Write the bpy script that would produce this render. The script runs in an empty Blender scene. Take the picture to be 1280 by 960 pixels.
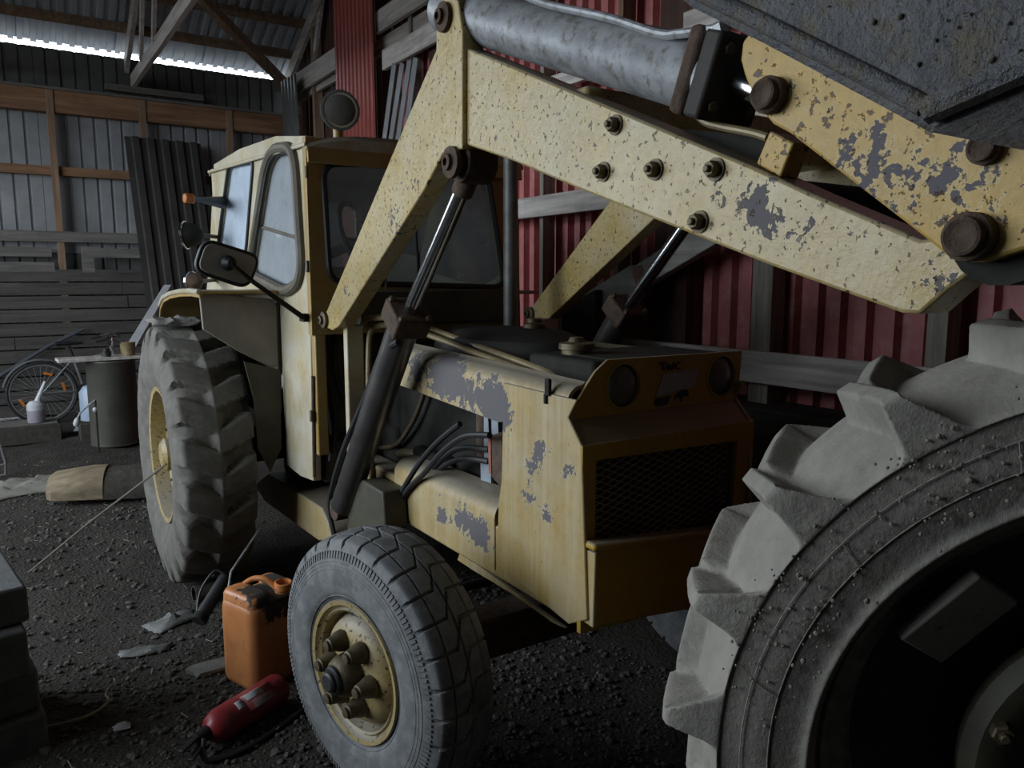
import bpy, bmesh, math, random
import numpy as np
from mathutils import Vector, Matrix, noise
random.seed(7)
rng = np.random.default_rng(7)
PI = math.pi
SC = bpy.context.scene
COL = SC.collection

# ------------------------------------------------------------------ camera, sky, daylight, exposure
cam_d = bpy.data.cameras.new('camera')
cam_d.sensor_fit = 'HORIZONTAL'; cam_d.sensor_width = 36.0; cam_d.lens = 36.0*961/1280
cam_d.clip_start = 0.02; cam_d.clip_end = 200
cam = bpy.data.objects.new('camera', cam_d); COL.objects.link(cam)
cam.location = (0, 0, 1.6)
cam.rotation_euler = (math.radians(90-7.821), 0, math.radians(-33.416))
SC.camera = cam
world = bpy.data.worlds.new('overcast_sky'); SC.world = world; world.use_nodes = True
wb = world.node_tree.nodes['Background']
wb.inputs[0].default_value = (0.80, 0.90, 1.0, 1); wb.inputs[1].default_value = 10.0
# daylight through the open side of the barn: a portal in the real opening guides the sky light
def portal(loc, rot, sx, sy):
    l = bpy.data.lights.new('daylight_opening', 'AREA'); l.shape = 'RECTANGLE'; l.size = sx; l.size_y = sy
    l.cycles.is_portal = True
    o = bpy.data.objects.new('daylight_opening', l); COL.objects.link(o); o.location = loc; o.rotation_euler = rot
portal((-3.5, 5.6, 2.6), (0, math.radians(-90), 0), 3.2, 6.8)
SC.view_settings.view_transform = 'Standard'; SC.view_settings.look = 'None'
SC.view_settings.gamma = 1.0; SC.view_settings.use_curve_mapping = False
SC.view_settings.exposure = -0.22
SC.cycles.max_bounces = 8
try: SC.cycles.use_denoising = True
except Exception: pass

# ------------------------------------------------------------------ materials
class G:
    def __init__(s, name):
        s.m = bpy.data.materials.new(name); s.m.use_nodes = True
        s.t = s.m.node_tree; s.b = s.t.nodes['Principled BSDF']; s.out = s.t.nodes['Material Output']
        s.geo = None
    def n(s, ty, **kw):
        x = s.t.nodes.new(ty)
        for k, v in kw.items(): setattr(x, k, v)
        return x
    def put(s, sock, v):
        if hasattr(v, 'links') or isinstance(v, bpy.types.NodeSocket): s.t.links.new(v, sock)
        elif isinstance(v, (tuple, list)) and len(v) == 3 and sock.type == 'RGBA': sock.default_value = (*v, 1)
        else: sock.default_value = v
    def pos(s, local=False):
        if s.geo is None:
            s.geo = s.n('ShaderNodeTexCoord').outputs['Object'] if local else s.n('ShaderNodeNewGeometry').outputs['Position']
        return s.geo
    def noise(s, scale, detail=4, rough=.6, vec=None, dist=0.):
        x = s.n('ShaderNodeTexNoise'); s.put(x.inputs['Vector'], vec if vec is not None else s.pos())
        x.inputs['Scale'].default_value = scale; x.inputs['Detail'].default_value = detail
        x.inputs['Roughness'].default_value = rough; x.inputs['Distortion'].default_value = dist
        return x.outputs['Fac']
    def mr(s, v, a, b, c=0., d=1.):
        x = s.n('ShaderNodeMapRange'); s.put(x.inputs['Value'], v)
        for i, k in enumerate((a, b, c, d)): x.inputs[i+1].default_value = k
        return x.outputs['Result']
    def math(s, op, a, b=0.):
        x = s.n('ShaderNodeMath', operation=op); s.put(x.inputs[0], a); s.put(x.inputs[1], b); return x.outputs[0]
    def mix(s, f, a, b, mode='MIX'):
        x = s.n('ShaderNodeMix', data_type='RGBA', blend_type=mode)
        s.put(x.inputs[0], f); s.put(x.inputs[6], a); s.put(x.inputs[7], b); return x.outputs[2]
    def bump(s, h, st=.3, d=.01):
        x = s.n('ShaderNodeBump'); x.inputs['Strength'].default_value = st; x.inputs['Distance'].default_value = d
        s.put(x.inputs['Height'], h)
        s.t.links.new(x.outputs[0], s.b.inputs['Normal']); return x
    def scaled(s, v):
        x = s.n('ShaderNodeVectorMath', operation='MULTIPLY'); s.put(x.inputs[0], s.pos()); x.inputs[1].default_value = v
        return x.outputs[0]

def plain(name, c, rough=.6, metal=0., var=.35, scale=9., bump=.15, local=False, c2=None, mixr=(.45, .62), spec=.4):
    g = G(name); g.pos(local)
    n1 = g.noise(scale, 6, .65)
    cc = tuple(max(0, v*(1-var)) for v in c); cd = tuple(v*(1+var*.6) for v in c)
    col = g.mix(g.mr(n1, .3, .7), cc, cd)
    if c2: col = g.mix(g.mr(g.noise(scale*2.3, 7, .7), *mixr), col, c2)
    g.put(g.b.inputs['Base Color'], col)
    g.b.inputs['Roughness'].default_value = rough; g.b.inputs['Metallic'].default_value = metal
    g.b.inputs['Specular IOR Level'].default_value = spec
    if bump: g.bump(g.noise(scale*6, 5, .7), bump, .01)
    return g.m

def paint(name, c, dust=(.42, .38, .29), dustamt=.35, chipc=(.105, .096, .098), thr=.70, spots=(), speck=.66, rust=(.07, .035, .02), rough=.5, streak=0., boost=.14, mott=.5, warp=.12, updust=.75, hs=23, lump=.4):
    """old enamel: dust bloom, flakes down to grey primer, rust specks; spots = (centre, radius) of larger worn places"""
    g = G(name)
    col = g.mix(g.mr(g.noise(3.1, 5, .6), .3, .7), tuple(v*.82 for v in c), tuple(v*1.12 for v in c))
    col = g.mix(g.math('MULTIPLY', g.mr(g.noise(48, 7, .7), .35, .7), mott), col, tuple(v*.55 for v in c))
    dn = g.mr(g.noise(6.5, 7, .65), .35, .65)
    col = g.mix(g.math('MULTIPLY', dn, dustamt), col, dust)
    if streak:
        sn = g.noise(1., 5, .6, vec=g.scaled((38, 38, 2.2)))
        col = g.mix(g.mr(sn, .45, .7, 0., streak), col, tuple(v*1.35 for v in dust))
    h = g.math('ADD', g.math('MULTIPLY', g.noise(hs, 8, .66, dist=.5), .62), g.math('MULTIPLY', g.noise(70, 6, .65), .38))
    if spots:
        wn = g.n('ShaderNodeTexNoise'); g.put(wn.inputs['Vector'], g.pos()); wn.inputs['Scale'].default_value = 19; wn.inputs['Detail'].default_value = 5; wn.inputs['Roughness'].default_value = .65
        sb_ = g.n('ShaderNodeVectorMath', operation='SUBTRACT'); g.put(sb_.inputs[0], wn.outputs['Color']); sb_.inputs[1].default_value = (.5, .5, .5)
        sc2 = g.n('ShaderNodeVectorMath', operation='SCALE'); g.put(sc2.inputs[0], sb_.outputs[0]); sc2.inputs['Scale'].default_value = warp
        wp_ = g.n('ShaderNodeVectorMath', operation='ADD'); g.put(wp_.inputs[0], g.pos()); g.put(wp_.inputs[1], sc2.outputs[0]); wpos = wp_.outputs[0]
    for (p, r) in spots:
        d = g.n('ShaderNodeVectorMath', operation='DISTANCE'); g.put(d.inputs[0], wpos); d.inputs[1].default_value = p
        h = g.math('ADD', h, g.mr(d.outputs['Value'], r*.2, r*1.5, boost, 0.))
    gn = g.n('ShaderNodeNewGeometry'); sx = g.n('ShaderNodeSeparateXYZ'); g.put(sx.inputs[0], gn.outputs['Normal'])
    col = g.mix(g.math('MULTIPLY', g.mr(sx.outputs['Z'], .25, .8), updust), col, (.17, .16, .14))
    chip = g.mr(h, thr, thr+.012)
    edge = g.mr(h, thr-.035, thr)
    col = g.mix(g.math('MULTIPLY', edge, .5), col, tuple(min(1, v*1.35) for v in dust))
    col = g.mix(chip, col, chipc)
    sp = g.mr(g.noise(62, 5, .6), speck, speck+.03)
    col = g.mix(sp, col, rust)
    g.put(g.b.inputs['Base Color'], col)
    g.put(g.b.inputs['Roughness'], g.mr(chip, 0, 1, rough, .75))
    g.b.inputs['Specular IOR Level'].default_value = .4
    hh = g.math('SUBTRACT', g.math('ADD', g.math('MULTIPLY', g.noise(55, 7, .65), .5), g.math('MULTIPLY', g.noise(14, 4, .6), .6)), g.math('ADD', chip, g.math('MULTIPLY', sp, .5)))
    g.bump(hh, lump, .004)
    return g.m

def wood(name, c, axis=0, rough=.8, var=.45, local=False):
    g = G(name); g.pos(local)
    s = [22, 22, 22]; s[axis] = 1.3
    gr = g.noise(1., 6, .6, vec=g.scaled(tuple(s)), dist=.6)
    col = g.mix(g.mr(gr, .3, .7), tuple(v*(1-var) for v in c), tuple(v*(1+var*.5) for v in c))
    col = g.mix(g.mr(g.noise(3, 5, .7), .5, .75, 0, .55), col, tuple(v*.45 for v in c))
    g.put(g.b.inputs['Base Color'], col); g.b.inputs['Roughness'].default_value = rough
    g.b.inputs['Specular IOR Level'].default_value = .2
    g.bump(gr, .35, .006)
    return g.m

def glass(name, dustc, amt, rough=.08):
    g = G(name)
    tr = g.n('ShaderNodeBsdfTransparent'); tr.inputs[0].default_value = (.86, .9, .9, 1)
    gl = g.n('ShaderNodeBsdfGlossy'); gl.inputs['Roughness'].default_value = rough
    fr = g.n('ShaderNodeFresnel'); fr.inputs[0].default_value = 1.5
    m1 = g.n('ShaderNodeMixShader'); g.put(m1.inputs[0], fr.outputs[0]); g.t.links.new(tr.outputs[0], m1.inputs[1]); g.t.links.new(gl.outputs[0], m1.inputs[2])
    di = g.n('ShaderNodeBsdfDiffuse'); di.inputs[0].default_value = (*dustc, 1)
    tl_ = g.n('ShaderNodeBsdfTranslucent'); tl_.inputs[0].default_value = (*dustc, 1)
    m3 = g.n('ShaderNodeMixShader'); m3.inputs[0].default_value = .45; g.t.links.new(di.outputs[0], m3.inputs[1]); g.t.links.new(tl_.outputs[0], m3.inputs[2])
    m2 = g.n('ShaderNodeMixShader'); g.put(m2.inputs[0], g.mr(g.noise(5, 6, .7), .3, .7, amt*.7, amt*1.2))
    g.t.links.new(m1.outputs[0], m2.inputs[1]); g.t.links.new(m3.outputs[0], m2.inputs[2])
    g.t.links.new(m2.outputs[0], g.out.inputs[0])
    return g.m

P_up = [(1.306, 2.648, 1.253), (1.306, 2.466, 1.242), (1.306, 2.291, 1.211), (1.306, 2.122, 1.205), (1.306, 2.035, 1.178), (1.306, 2.393, 1.279)]
P_pan = [(1.306, 1.857, 1.044), (1.306, 1.687, 1.060), (1.306, 1.873, 0.936), (1.306, 1.781, 0.914), (1.306, 1.808, 1.103)]
P_low = [(1.306, 2.455, 0.739), (1.306, 2.316, 0.752), (1.306, 2.221, 0.742), (1.306, 2.142, 0.742)]
P_arm = [(1.130, 0.945, 1.753), (1.130, 0.872, 1.673), (1.130, 0.952, 1.723), (1.130, 0.916, 1.702), (1.130, 1.020, 1.763), (1.130, 0.744, 1.686), (1.130, 0.566, 1.603), (1.130, 1.031, 1.787), (1.130, 0.824, 1.674), (1.130, 1.539, 2.003), (1.130, 1.230, 1.876), (1.130, 0.621, 1.586)]
P_armA = [(1.130, 2.394, 1.754), (1.130, 2.455, 1.810), (1.130, 2.900, 1.556), (1.130, 2.269, 1.898)]
P_ear = [(1.090, 0.697, 1.763), (1.090, 0.663, 1.731), (1.090, 0.569, 1.770), (1.090, 0.726, 1.802), (1.090, 0.575, 1.701), (1.090, 0.524, 1.723), (1.090, 0.803, 1.917)]
M = {}
M['arm'] = paint('loader_arm_paint', (.46, .325, .10), dust=(.47, .40, .26), dustamt=.6, thr=.645, speck=.615, hs=38, rough=.36, warp=.10, mott=.8, lump=.75,
                 spots=[(p, r) for p, r in zip(P_arm, (.05, .045, .035, .035, .03, .03, .05, .02, .03, .015, .02, .03))] + [(p, .05) for p in P_armA])
M['ear'] = paint('bucket_bracket_paint', (.50, .31, .06), dust=(.45, .37, .22), dustamt=.25, thr=.63, boost=.075, lump=.6, speck=.60,
                 spots=[(p, .06) for p in P_ear], chipc=(.10, .09, .10))
M['hood'] = paint('hood_paint', (.36, .245, .075), dust=(.37, .32, .22), dustamt=.55, thr=.69, speck=.69, streak=.35, boost=.27, warp=.10,
                  spots=[(p, .095) for p in P_up] + [(p, r) for p, r in zip(P_pan, (.06, .045, .04, .04, .03))] + [(p, .065) for p in P_low])
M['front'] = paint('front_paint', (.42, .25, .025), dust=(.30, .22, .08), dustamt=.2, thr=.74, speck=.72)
M['cab'] = paint('cab_paint', (.42, .34, .19), dust=(.50, .475, .41), dustamt=.75, thr=.74, speck=.72, rough=.38)  # paler than the ochre: dust plus sky reflection put into the colour
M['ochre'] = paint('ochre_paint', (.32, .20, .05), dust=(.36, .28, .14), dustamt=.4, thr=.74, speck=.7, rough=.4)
M['rim'] = paint('rim_paint', (.34, .25, .085), dust=(.30, .24, .15), dustamt=.6, chipc=(.12,.075,.04), thr=.60, speck=.60, mott=.8)
M['rubber_rear'] = plain('dusty_rubber', (.095, .088, .074), .85, var=.3, scale=7, c2=(.125, .116, .097), bump=.25)
M['rubber_front'] = plain('grey_rubber', (.115, .118, .12), .7, var=.3, scale=8, c2=(.17, .17, .165), bump=.12)
M['rubber_big'] = plain('mud_dusted_rubber', (.245, .228, .195), .85, var=.25, scale=8, c2=(.17, .15, .11), mixr=(.55, .75), bump=.4)
M['black'] = plain('black_rubber', (.018, .018, .018), .55, var=.3, bump=.05)
M['seal'] = plain('window_seal', (.10, .085, .06), .6, var=.3, bump=.1)
M['dark'] = plain('oily_dark_metal', (.022, .020, .017), .8, .0, var=.5, bump=.2, spec=.2)
M['firewall'] = plain('dark_olive_steel', (.05, .045, .028), .6, var=.4, bump=.1)
M['steel'] = plain('grey_cylinder_steel', (.36, .37, .38), .36, .35, var=.3, scale=14, c2=(.17, .15, .12), mixr=(.5, .66), bump=.12)
M['barrel'] = plain('dark_cylinder_paint', (.20, .19, .18), .30, .85, var=.3, scale=10, bump=.08)
M['chrome'] = plain('bright_rod', (.55, .56, .57), .16, 1., var=.15, scale=20, bump=.0)
M['rust'] = plain('rusty_steel', (.10, .065, .045), .75, .3, var=.5, scale=30, bump=.5)
M['nut'] = plain('dirty_nut_steel', (.11, .085, .05), .5, .5, var=.4, scale=40, bump=.2)
M['pipe'] = plain('painted_pipe', (.22, .17, .09), .45, .2, var=.35, scale=16, bump=.1)
M['exhaust'] = plain('exhaust_steel', (.13, .125, .115), .55, .5, var=.4, scale=12, bump=.1)
M['bucket'] = plain('bucket_steel', (.12, .12, .124), .48, .25, var=.4, scale=11, c2=(.13, .11, .08), mixr=(.50, .66), bump=.9)
M['mud'] = plain('dried_mud', (.17, .155, .12), .95, var=.4, scale=40, bump=.6)
M['lens'] = plain('dull_lens', (.13, .125, .11), .25, var=.25, scale=14, bump=.05)
M['white'] = plain('dusty_white_plate', (.34, .34, .33), .6, var=.2, scale=20, bump=.05)
M['battery'] = plain('pale_steel_strip', (.30, .33, .37), .4, .4, var=.2, bump=.05)
M['redplate'] = plain('red_oxide_plate', (.32, .10, .06), .6, var=.3, bump=.1)
M['orangeglass'] = plain('amber_lens', (.42, .13, .025), .3, var=.2, bump=0)
M['glass_side'] = glass('dusty_side_glass', (.70, .77, .86), .62)
M['glass_door'] = glass('dusty_door_glass', (.60, .63, .66), .36)
M['glass_front'] = glass('dusty_windscreen', (.78, .79, .79), .26)
M['glass_far'] = glass('thin_dust_glass', (.5, .52, .54), .10)
M['fender'] = plain('dusty_grey_fender', (.22, .20, .165), .6, var=.25, scale=6, bump=.08)
M['fender_y'] = M['ochre']
M['soil'] = None
M['wood_grey'] = wood('weathered_grey_wood', (.42, .39, .35), 1)
M['wood_greyx'] = wood('weathered_grey_board', (.14, .13, .115), 0)
M['wood_low'] = wood('dark_siding_wood', (.07, .064, .055), 0)
M['wood_pale'] = wood('pale_sawn_wood', (.42, .36, .31), 1)
M['wood_white'] = wood('pale_grey_rail', (.52, .47, .43), 1)
M['wood_brown'] = wood('brown_beam_wood', (.23, .125, .07), 0)
M['wood_stud'] = wood('stud_wood', (.24, .155, .10), 2)
M['wood_studg'] = wood('grey_stud_wood', (.27, .24, .20), 2)
M['wood_truss'] = wood('truss_wood', (.40, .36, .32), 1)
M['wood_dark'] = wood('dark_plank_wood', (.055, .049, .04), 1)
M['wall_darkv'] = wood('dark_wall_brown', (.07, .038, .028), 2)
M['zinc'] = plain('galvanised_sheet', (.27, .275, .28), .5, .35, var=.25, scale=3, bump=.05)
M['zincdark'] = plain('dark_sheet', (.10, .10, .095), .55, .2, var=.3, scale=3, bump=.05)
M['roofsheet'] = plain('roof_sheet', (.42, .45, .49), .5, .35, var=.2, scale=3, bump=.05)
M['redsheet'] = plain('red_profiled_sheet', (.42, .13, .125), .5, .0, var=.25, scale=4, c2=(.46, .22, .21), mixr=(.50, .72), bump=.05)
M['redsheet2'] = plain('red_upright_sheet', (.30, .075, .06), .45, .0, var=.2, scale=4, bump=.04)
M['leansheet'] = plain('old_dark_sheet', (.045, .043, .037), .6, .1, var=.3, scale=4, bump=.1)
def can_plastic():
    g = G('grimy_orange_plastic')
    col = g.mix(g.mr(g.noise(7, 6), .3, .7), (.42, .15, .045), (.55, .23, .08))
    col = g.mix(g.mr(g.noise(16, 6, .7), .5, .75), col, (.36, .14, .05))
    d = g.n('ShaderNodeVectorMath', operation='DISTANCE'); g.put(d.inputs[0], g.pos()); d.inputs[1].default_value = (.85, 3.0, .385)
    k = g.mr(g.math('ADD', d.outputs['Value'], g.mr(g.noise(22, 6, .65), .3, .7, -.045, .045)),   .135, .155, 1., 0.)
    col = g.mix(k, col, (.03, .024, .02))
    g.put(g.b.inputs['Base Color'], col); g.put(g.b.inputs['Roughness'], g.mr(k, 0, 1, .42, .8)); return g.m
M['orange'] = can_plastic()
M['orange_clean'] = plain('orange_plastic', (.55, .20, .06), .42, var=.25, bump=0)
M['grime'] = plain('black_grime', (.03, .025, .02), .7, var=.4, bump=.1)
M['redext'] = plain('red_cylinder_paint', (.24, .025, .028), .35, var=.25, scale=10, bump=.04)
M['drum'] = plain('grey_drum_steel', (.062, .058, .046), .55, .15, var=.25, scale=5, bump=.08)
M['cloth'] = plain('pale_plastic_sheeting', (.20, .19, .16), .7, var=.25, scale=9, bump=.2)
M['bark'] = plain('dark_bark', (.05, .042, .033), .9, var=.5, scale=25, bump=1.)
M['logface'] = wood('split_log_face', (.20, .155, .10), 0)
M['bottle'] = plain('white_plastic', (.40, .40, .41), .4, var=.15, bump=0)
M['lilac'] = plain('lilac_label', (.27, .245, .27), .5, var=.2, bump=0)
M['block'] = plain('grey_block', (.11, .112, .108), .9, var=.3, scale=14, bump=.4)
M['bluecan'] = plain('pale_blue_plastic', (.25, .30, .37), .4, var=.15, bump=0)
M['bike'] = plain('grey_bike_enamel', (.16, .16, .16), .35, .3, var=.2, bump=0)
M['stone'] = plain('grey_stone', (.078, .071, .061), .9, var=.4, scale=30, bump=.4)
M['straw'] = plain('dry_straw', (.27, .235, .165), .8, var=.3, bump=0)
M['cord'] = plain('dull_cord', (.13, .11, .085), .8, var=.3, bump=0)
M['film'] = plain('crumpled_film', (.14, .14, .13), .35, var=.3, scale=30, bump=.5)
M['rag'] = plain('grey_rag', (.20, .19, .165), .9, var=.3, scale=20, bump=.4)

# ------------------------------------------------------------------ mesh helpers
class MB:
    def __init__(s): s.V = []; s.F = []
    def add(s, V, F):
        o = len(s.V); s.V += [tuple(v) for v in V]; s.F += [tuple(i+o for i in f) for f in F]; return s
    def box(s, c, size, rot=None):
        x, y, z = (k/2 for k in size); c = Vector(c)
        V = [Vector(p) for p in ((-x,-y,-z),(x,-y,-z),(x,y,-z),(-x,y,-z),(-x,-y,z),(x,-y,z),(x,y,z),(-x,y,z))]
        if rot is not None: V = [rot @ v for v in V]
        return s.add([v+c for v in V], [(0,3,2,1),(4,5,6,7),(0,1,5,4),(1,2,6,5),(2,3,7,6),(3,0,4,7)])
    def beam(s, a, b, w, h, up=(0,0,1)):
        """square bar from a to b; w across, h along up"""
        a, b = Vector(a), Vector(b); d = (b-a).normalized(); u = Vector(up); r = d.cross(u)
        if r.length < 1e-4: r = d.cross(Vector((0,1,0)))
        r.normalize(); u = r.cross(d).normalized()
        V = [p + r*(i*w/2) + u*(j*h/2) for p in (a, b) for i, j in ((-1,-1),(1,-1),(1,1),(-1,1))]
        return s.add(V, [(0,1,2,3),(7,6,5,4),(0,4,5,1),(1,5,6,2),(2,6,7,3),(3,7,4,0)])
    def prism(s, poly, vec):
        vec = Vector(vec); n = len(poly); P = [Vector(p) for p in poly]
        return s.add(P + [p+vec for p in P], [tuple(range(n))[::-1], tuple(range(n, 2*n))] + [(i, (i+1) % n, n+(i+1) % n, n+i) for i in range(n)])
    def tube(s, pts, r, n=10, closed=False, caps=True):
        P = [Vector(p) for p in pts]; m = len(P); R = r if isinstance(r, (list, tuple)) else [r]*m
        V = []; u = None
        for i in range(m):
            if closed: d = (P[(i+1) % m]-P[i-1])
            else: d = P[min(i+1, m-1)]-P[max(i-1, 0)]
            d.normalize()
            if u is None:
                u = d.orthogonal().normalized()
            else:
                u = (u - d*u.dot(d)).normalized()
            v = d.cross(u)
            V += [P[i] + (u*math.cos(2*PI*k/n) + v*math.sin(2*PI*k/n))*R[i] for k in range(n)]
        F = []
        for i in range(m if closed else m-1):
            j = (i+1) % m
            F += [(i*n+k, i*n+(k+1) % n, j*n+(k+1) % n, j*n+k) for k in range(n)]
        if caps and not closed: F += [tuple(range(n))[::-1], tuple(range((m-1)*n, m*n))]
        return s.add(V, F)
    def cyl(s, a, b, r, n=20, r2=None): return s.tube([a, b], [r, r if r2 is None else r2], n)
    def lathe(s, prof, c, axis, n=32, caps=True):
        """prof = (distance along axis, radius)"""
        a = Vector(axis).normalized(); u = a.orthogonal().normalized(); v = a.cross(u); c = Vector(c); V = []; F = []; m = len(prof)
        for (t, r) in prof:
            V += [c + a*t + (u*math.cos(2*PI*k/n)+v*math.sin(2*PI*k/n))*max(r, 1e-4) for k in range(n)]
        for i in range(m-1):
            F += [(i*n+k, i*n+(k+1) % n, (i+1)*n+(k+1) % n, (i+1)*n+k) for k in range(n)]
        if caps: F += [tuple(range(n))[::-1], tuple(range((m-1)*n, m*n))]
        return s.add(V, F)
    def loft(s, rings, closed=True, caps=True):
        n = len(rings[0]); V = [p for r in rings for p in r]; F = []
        for i in range(len(rings)-1):
            for k in range(n if closed else n-1):
                F.append((i*n+k, i*n+(k+1) % n, (i+1)*n+(k+1) % n, (i+1)*n+k))
        if caps and closed: F += [tuple(range(n))[::-1], tuple(range((len(rings)-1)*n, len(rings)*n))]
        return s.add(V, F)

def obj(name, mb, mat, parent=None, mtx=None, smooth=35, bevel=0., solid=0., origin=None):
    """one mesh object. Verts are in world metres unless mtx is given (then local)."""
    root = parent
    while root is not None and root.parent is not None: root = root.parent
    local = mtx is not None or (parent is not None and parent.get('_local'))
    off = Vector((0,0,0))
    if not local:
        if root is not None: off = Vector(root.location)
        elif origin is not None: off = Vector(origin)
    if isinstance(mb, bpy.types.Mesh): me = mb
    else:
        me = bpy.data.meshes.new(name)
        V = mb.V if off.length == 0 else [tuple(Vector(v)-off) for v in mb.V]
        me.from_pydata(V, [], mb.F)
        bm = bmesh.new(); bm.from_mesh(me); bmesh.ops.recalc_face_normals(bm, faces=bm.faces); bm.to_mesh(me); bm.free()
    if isinstance(mb, bpy.types.Mesh) and off.length: me.transform(Matrix.Translation(-off))
    me.materials.clear(); me.materials.append(mat)
    if smooth:
        me.shade_smooth(); me.set_sharp_from_angle(angle=math.radians(smooth))
    o = bpy.data.objects.new(name, me); COL.objects.link(o)
    if parent is not None: o.parent = parent
    if mtx is not None: o.matrix_local = mtx; o['_local'] = 1
    elif local: o['_local'] = 1
    elif parent is None and origin is not None: o.location = origin
    if solid:
        md = o.modifiers.new('s', 'SOLIDIFY'); md.thickness = solid; md.offset = 0
    if bevel:
        md = o.modifiers.new('b', 'BEVEL'); md.width = bevel; md.segments = 2; md.limit_method = 'ANGLE'; md.angle_limit = math.radians(40)
    return o
def thing(name, label, cat, loc, group=None):
    o = bpy.data.objects.new(name, None); COL.objects.link(o); o.location = loc; o.empty_display_size = .1
    return tag(o, label, cat, group)
def tag(o, label, cat, group=None, kind=None):
    o['label'] = label; o['category'] = cat
    if group: o['group'] = group
    if kind: o['kind'] = kind
    return o
def struct(name, mb, mat, **k):
    o = obj(name, mb, mat, **k); o['kind'] = 'structure'; return o
def struct_root(name, loc=(0,0,0)):
    o = bpy.data.objects.new(name, None); COL.objects.link(o); o.location = loc; o['kind'] = 'structure'; return o

def rounded(pts, r, n=5):
    """2-D polygon with rounded corners"""
    P = [Vector(p[:2]) for p in pts]; m = len(P); out = []
    rr = r if isinstance(r, (list, tuple)) else [r]*m
    for i in range(m):
        a, b, c = P[i-1], P[i], P[(i+1) % m]; k = rr[i]
        if k <= 0: out.append(tuple(b)); continue
        d1 = (a-b); d2 = (c-b); k = min(k, d1.length*.48, d2.length*.48)
        p, q = b+d1.normalized()*k, b+d2.normalized()*k
        for j in range(n+1):
            t = j/n; out.append(tuple(p*(1-t)**2 + b*2*t*(1-t) + q*t*t))
    return out
def offset2(pts, d):
    P = [Vector(p[:2]) for p in pts]; m = len(P); out = []
    A = sum(P[i].x*P[(i+1) % m].y-P[(i+1) % m].x*P[i].y for i in range(m)); sg = 1 if A > 0 else -1
    for i in range(m):
        t = (P[(i+1) % m]-P[i-1]).normalized(); out.append(tuple(P[i] + Vector((t.y, -t.x))*d*sg))
    return out
def plate(outer, holes, th, frame, bevel=0.):
    """flat plate with holes: 2-D outlines (u,v) -> mesh through frame (4x4)"""
    cu = bpy.data.curves.new('c', 'CURVE'); cu.dimensions = '2D'; cu.fill_mode = 'BOTH'; cu.extrude = th/2; cu.bevel_depth = bevel
    for poly in [outer]+list(holes):
        sp = cu.splines.new('POLY'); sp.points.add(len(poly)-1); sp.use_cyclic_u = True
        for q, p in zip(sp.points, poly): q.co = (p[0], p[1], 0, 1)
    t = bpy.data.objects.new('c', cu); COL.objects.link(t)
    me = bpy.data.meshes.new_from_object(t); bpy.data.objects.remove(t); bpy.data.curves.remove(cu)
    me.transform(frame); return me
def fX(x): return Matrix(((0,0,1,x),(1,0,0,0),(0,1,0,0),(0,0,0,1)))     # (u,v) = (Y,Z) at X
def fY(y): return Matrix(((1,0,0,0),(0,0,-1,y),(0,1,0,0),(0,0,0,1)))    # (u,v) = (X,Z) at Y
def yz(P): return [(p[1], p[2]) for p in P]
def xz(P): return [(p[0], p[2]) for p in P]
def pX(P2, x): return [(x, p[0], p[1]) for p in P2]
def pY(P2, y): return [(p[0], y, p[1]) for p in P2]
def smoothpath(pts, n=6):
    P = [Vector(p) for p in pts]; out = []
    for i in range(len(P)-1):
        p0, p1, p2, p3 = P[max(i-1,0)], P[i], P[i+1], P[min(i+2,len(P)-1)]
        for j in range(n):
            t = j/n
            out.append(.5*((2*p1)+(p2-p0)*t+(2*p0-5*p1+4*p2-p3)*t*t+(3*p1-p0-3*p2+p3)*t**3))
    out.append(P[-1]); return out
def hexnut(mb, c, axis, r, h, stud=.0):
    mb.lathe([(0, r), (h*.85, r), (h, r*.85)], c, axis, 6)
    if stud: mb.lathe([(0, r*.45), (h+stud, r*.45), (h+stud*1.2, r*.35)], c, axis, 10)
    return mb
def corrugated(o, u, v, width, height, pitch, depth, kind='trap', top=None):
    """profiled sheet: o corner, u across, v up (unit), ridges along v; returns MB (give it solid=)"""
    o, u, v = Vector(o), Vector(u).normalized(), Vector(v).normalized(); n = u.cross(v); mb = MB()
    S = []
    k = 0; x = 0.
    if kind == 'trap':
        while x < width+1e-6:
            for f, d in ((0, 0), (.42, 0), (.5, 1), (.92, 1)):
                if x+f*pitch <= width+1e-6: S.append((x+f*pitch, d*depth))
            x += pitch
    elif kind == 'rib':
        while x < width+1e-6:
            for f, d in ((0, 0), (.72, 0), (.80, 1), (.92, 1)):
                if x+f*pitch <= width+1e-6: S.append((x+f*pitch, d*depth))
            x += pitch
    else:
        m = max(8, int(width/pitch*8))
        S = [(width*i/m, depth*.5*(1-math.cos(2*PI*width*i/m/pitch))) for i in range(m+1)]
    if S[-1][0] < width-1e-4: S.append((width, S[-1][1]))
    rows = [0., 1.]
    V = []
    for t in rows:
        for (x, d) in S:
            hh = height if top is None else (height if t == 0 else top(x))
            V.append(o + u*x + n*d + v*(t*hh))
    m = len(S)
    mb.add(V, [(i, i+1, m+i+1, m+i) for i in range(m-1)])
    return mb
def resample(prof, K):
    P = np.array(prof, float); L = np.r_[0, np.cumsum(np.linalg.norm(np.diff(P, axis=0), axis=1))]
    t = np.linspace(0, L[-1], K); return np.stack([np.interp(t, L, P[:, 0]), np.interp(t, L, P[:, 1])], 1)
def catmull(prof, n=6):
    return [tuple(p[:2]) for p in smoothpath([(a, b, 0) for a, b in prof], n)]
def sstep(x, a, b):
    t = np.clip((x-a)/(b-a), 0, 1); return t*t*(3-2*t)
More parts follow.
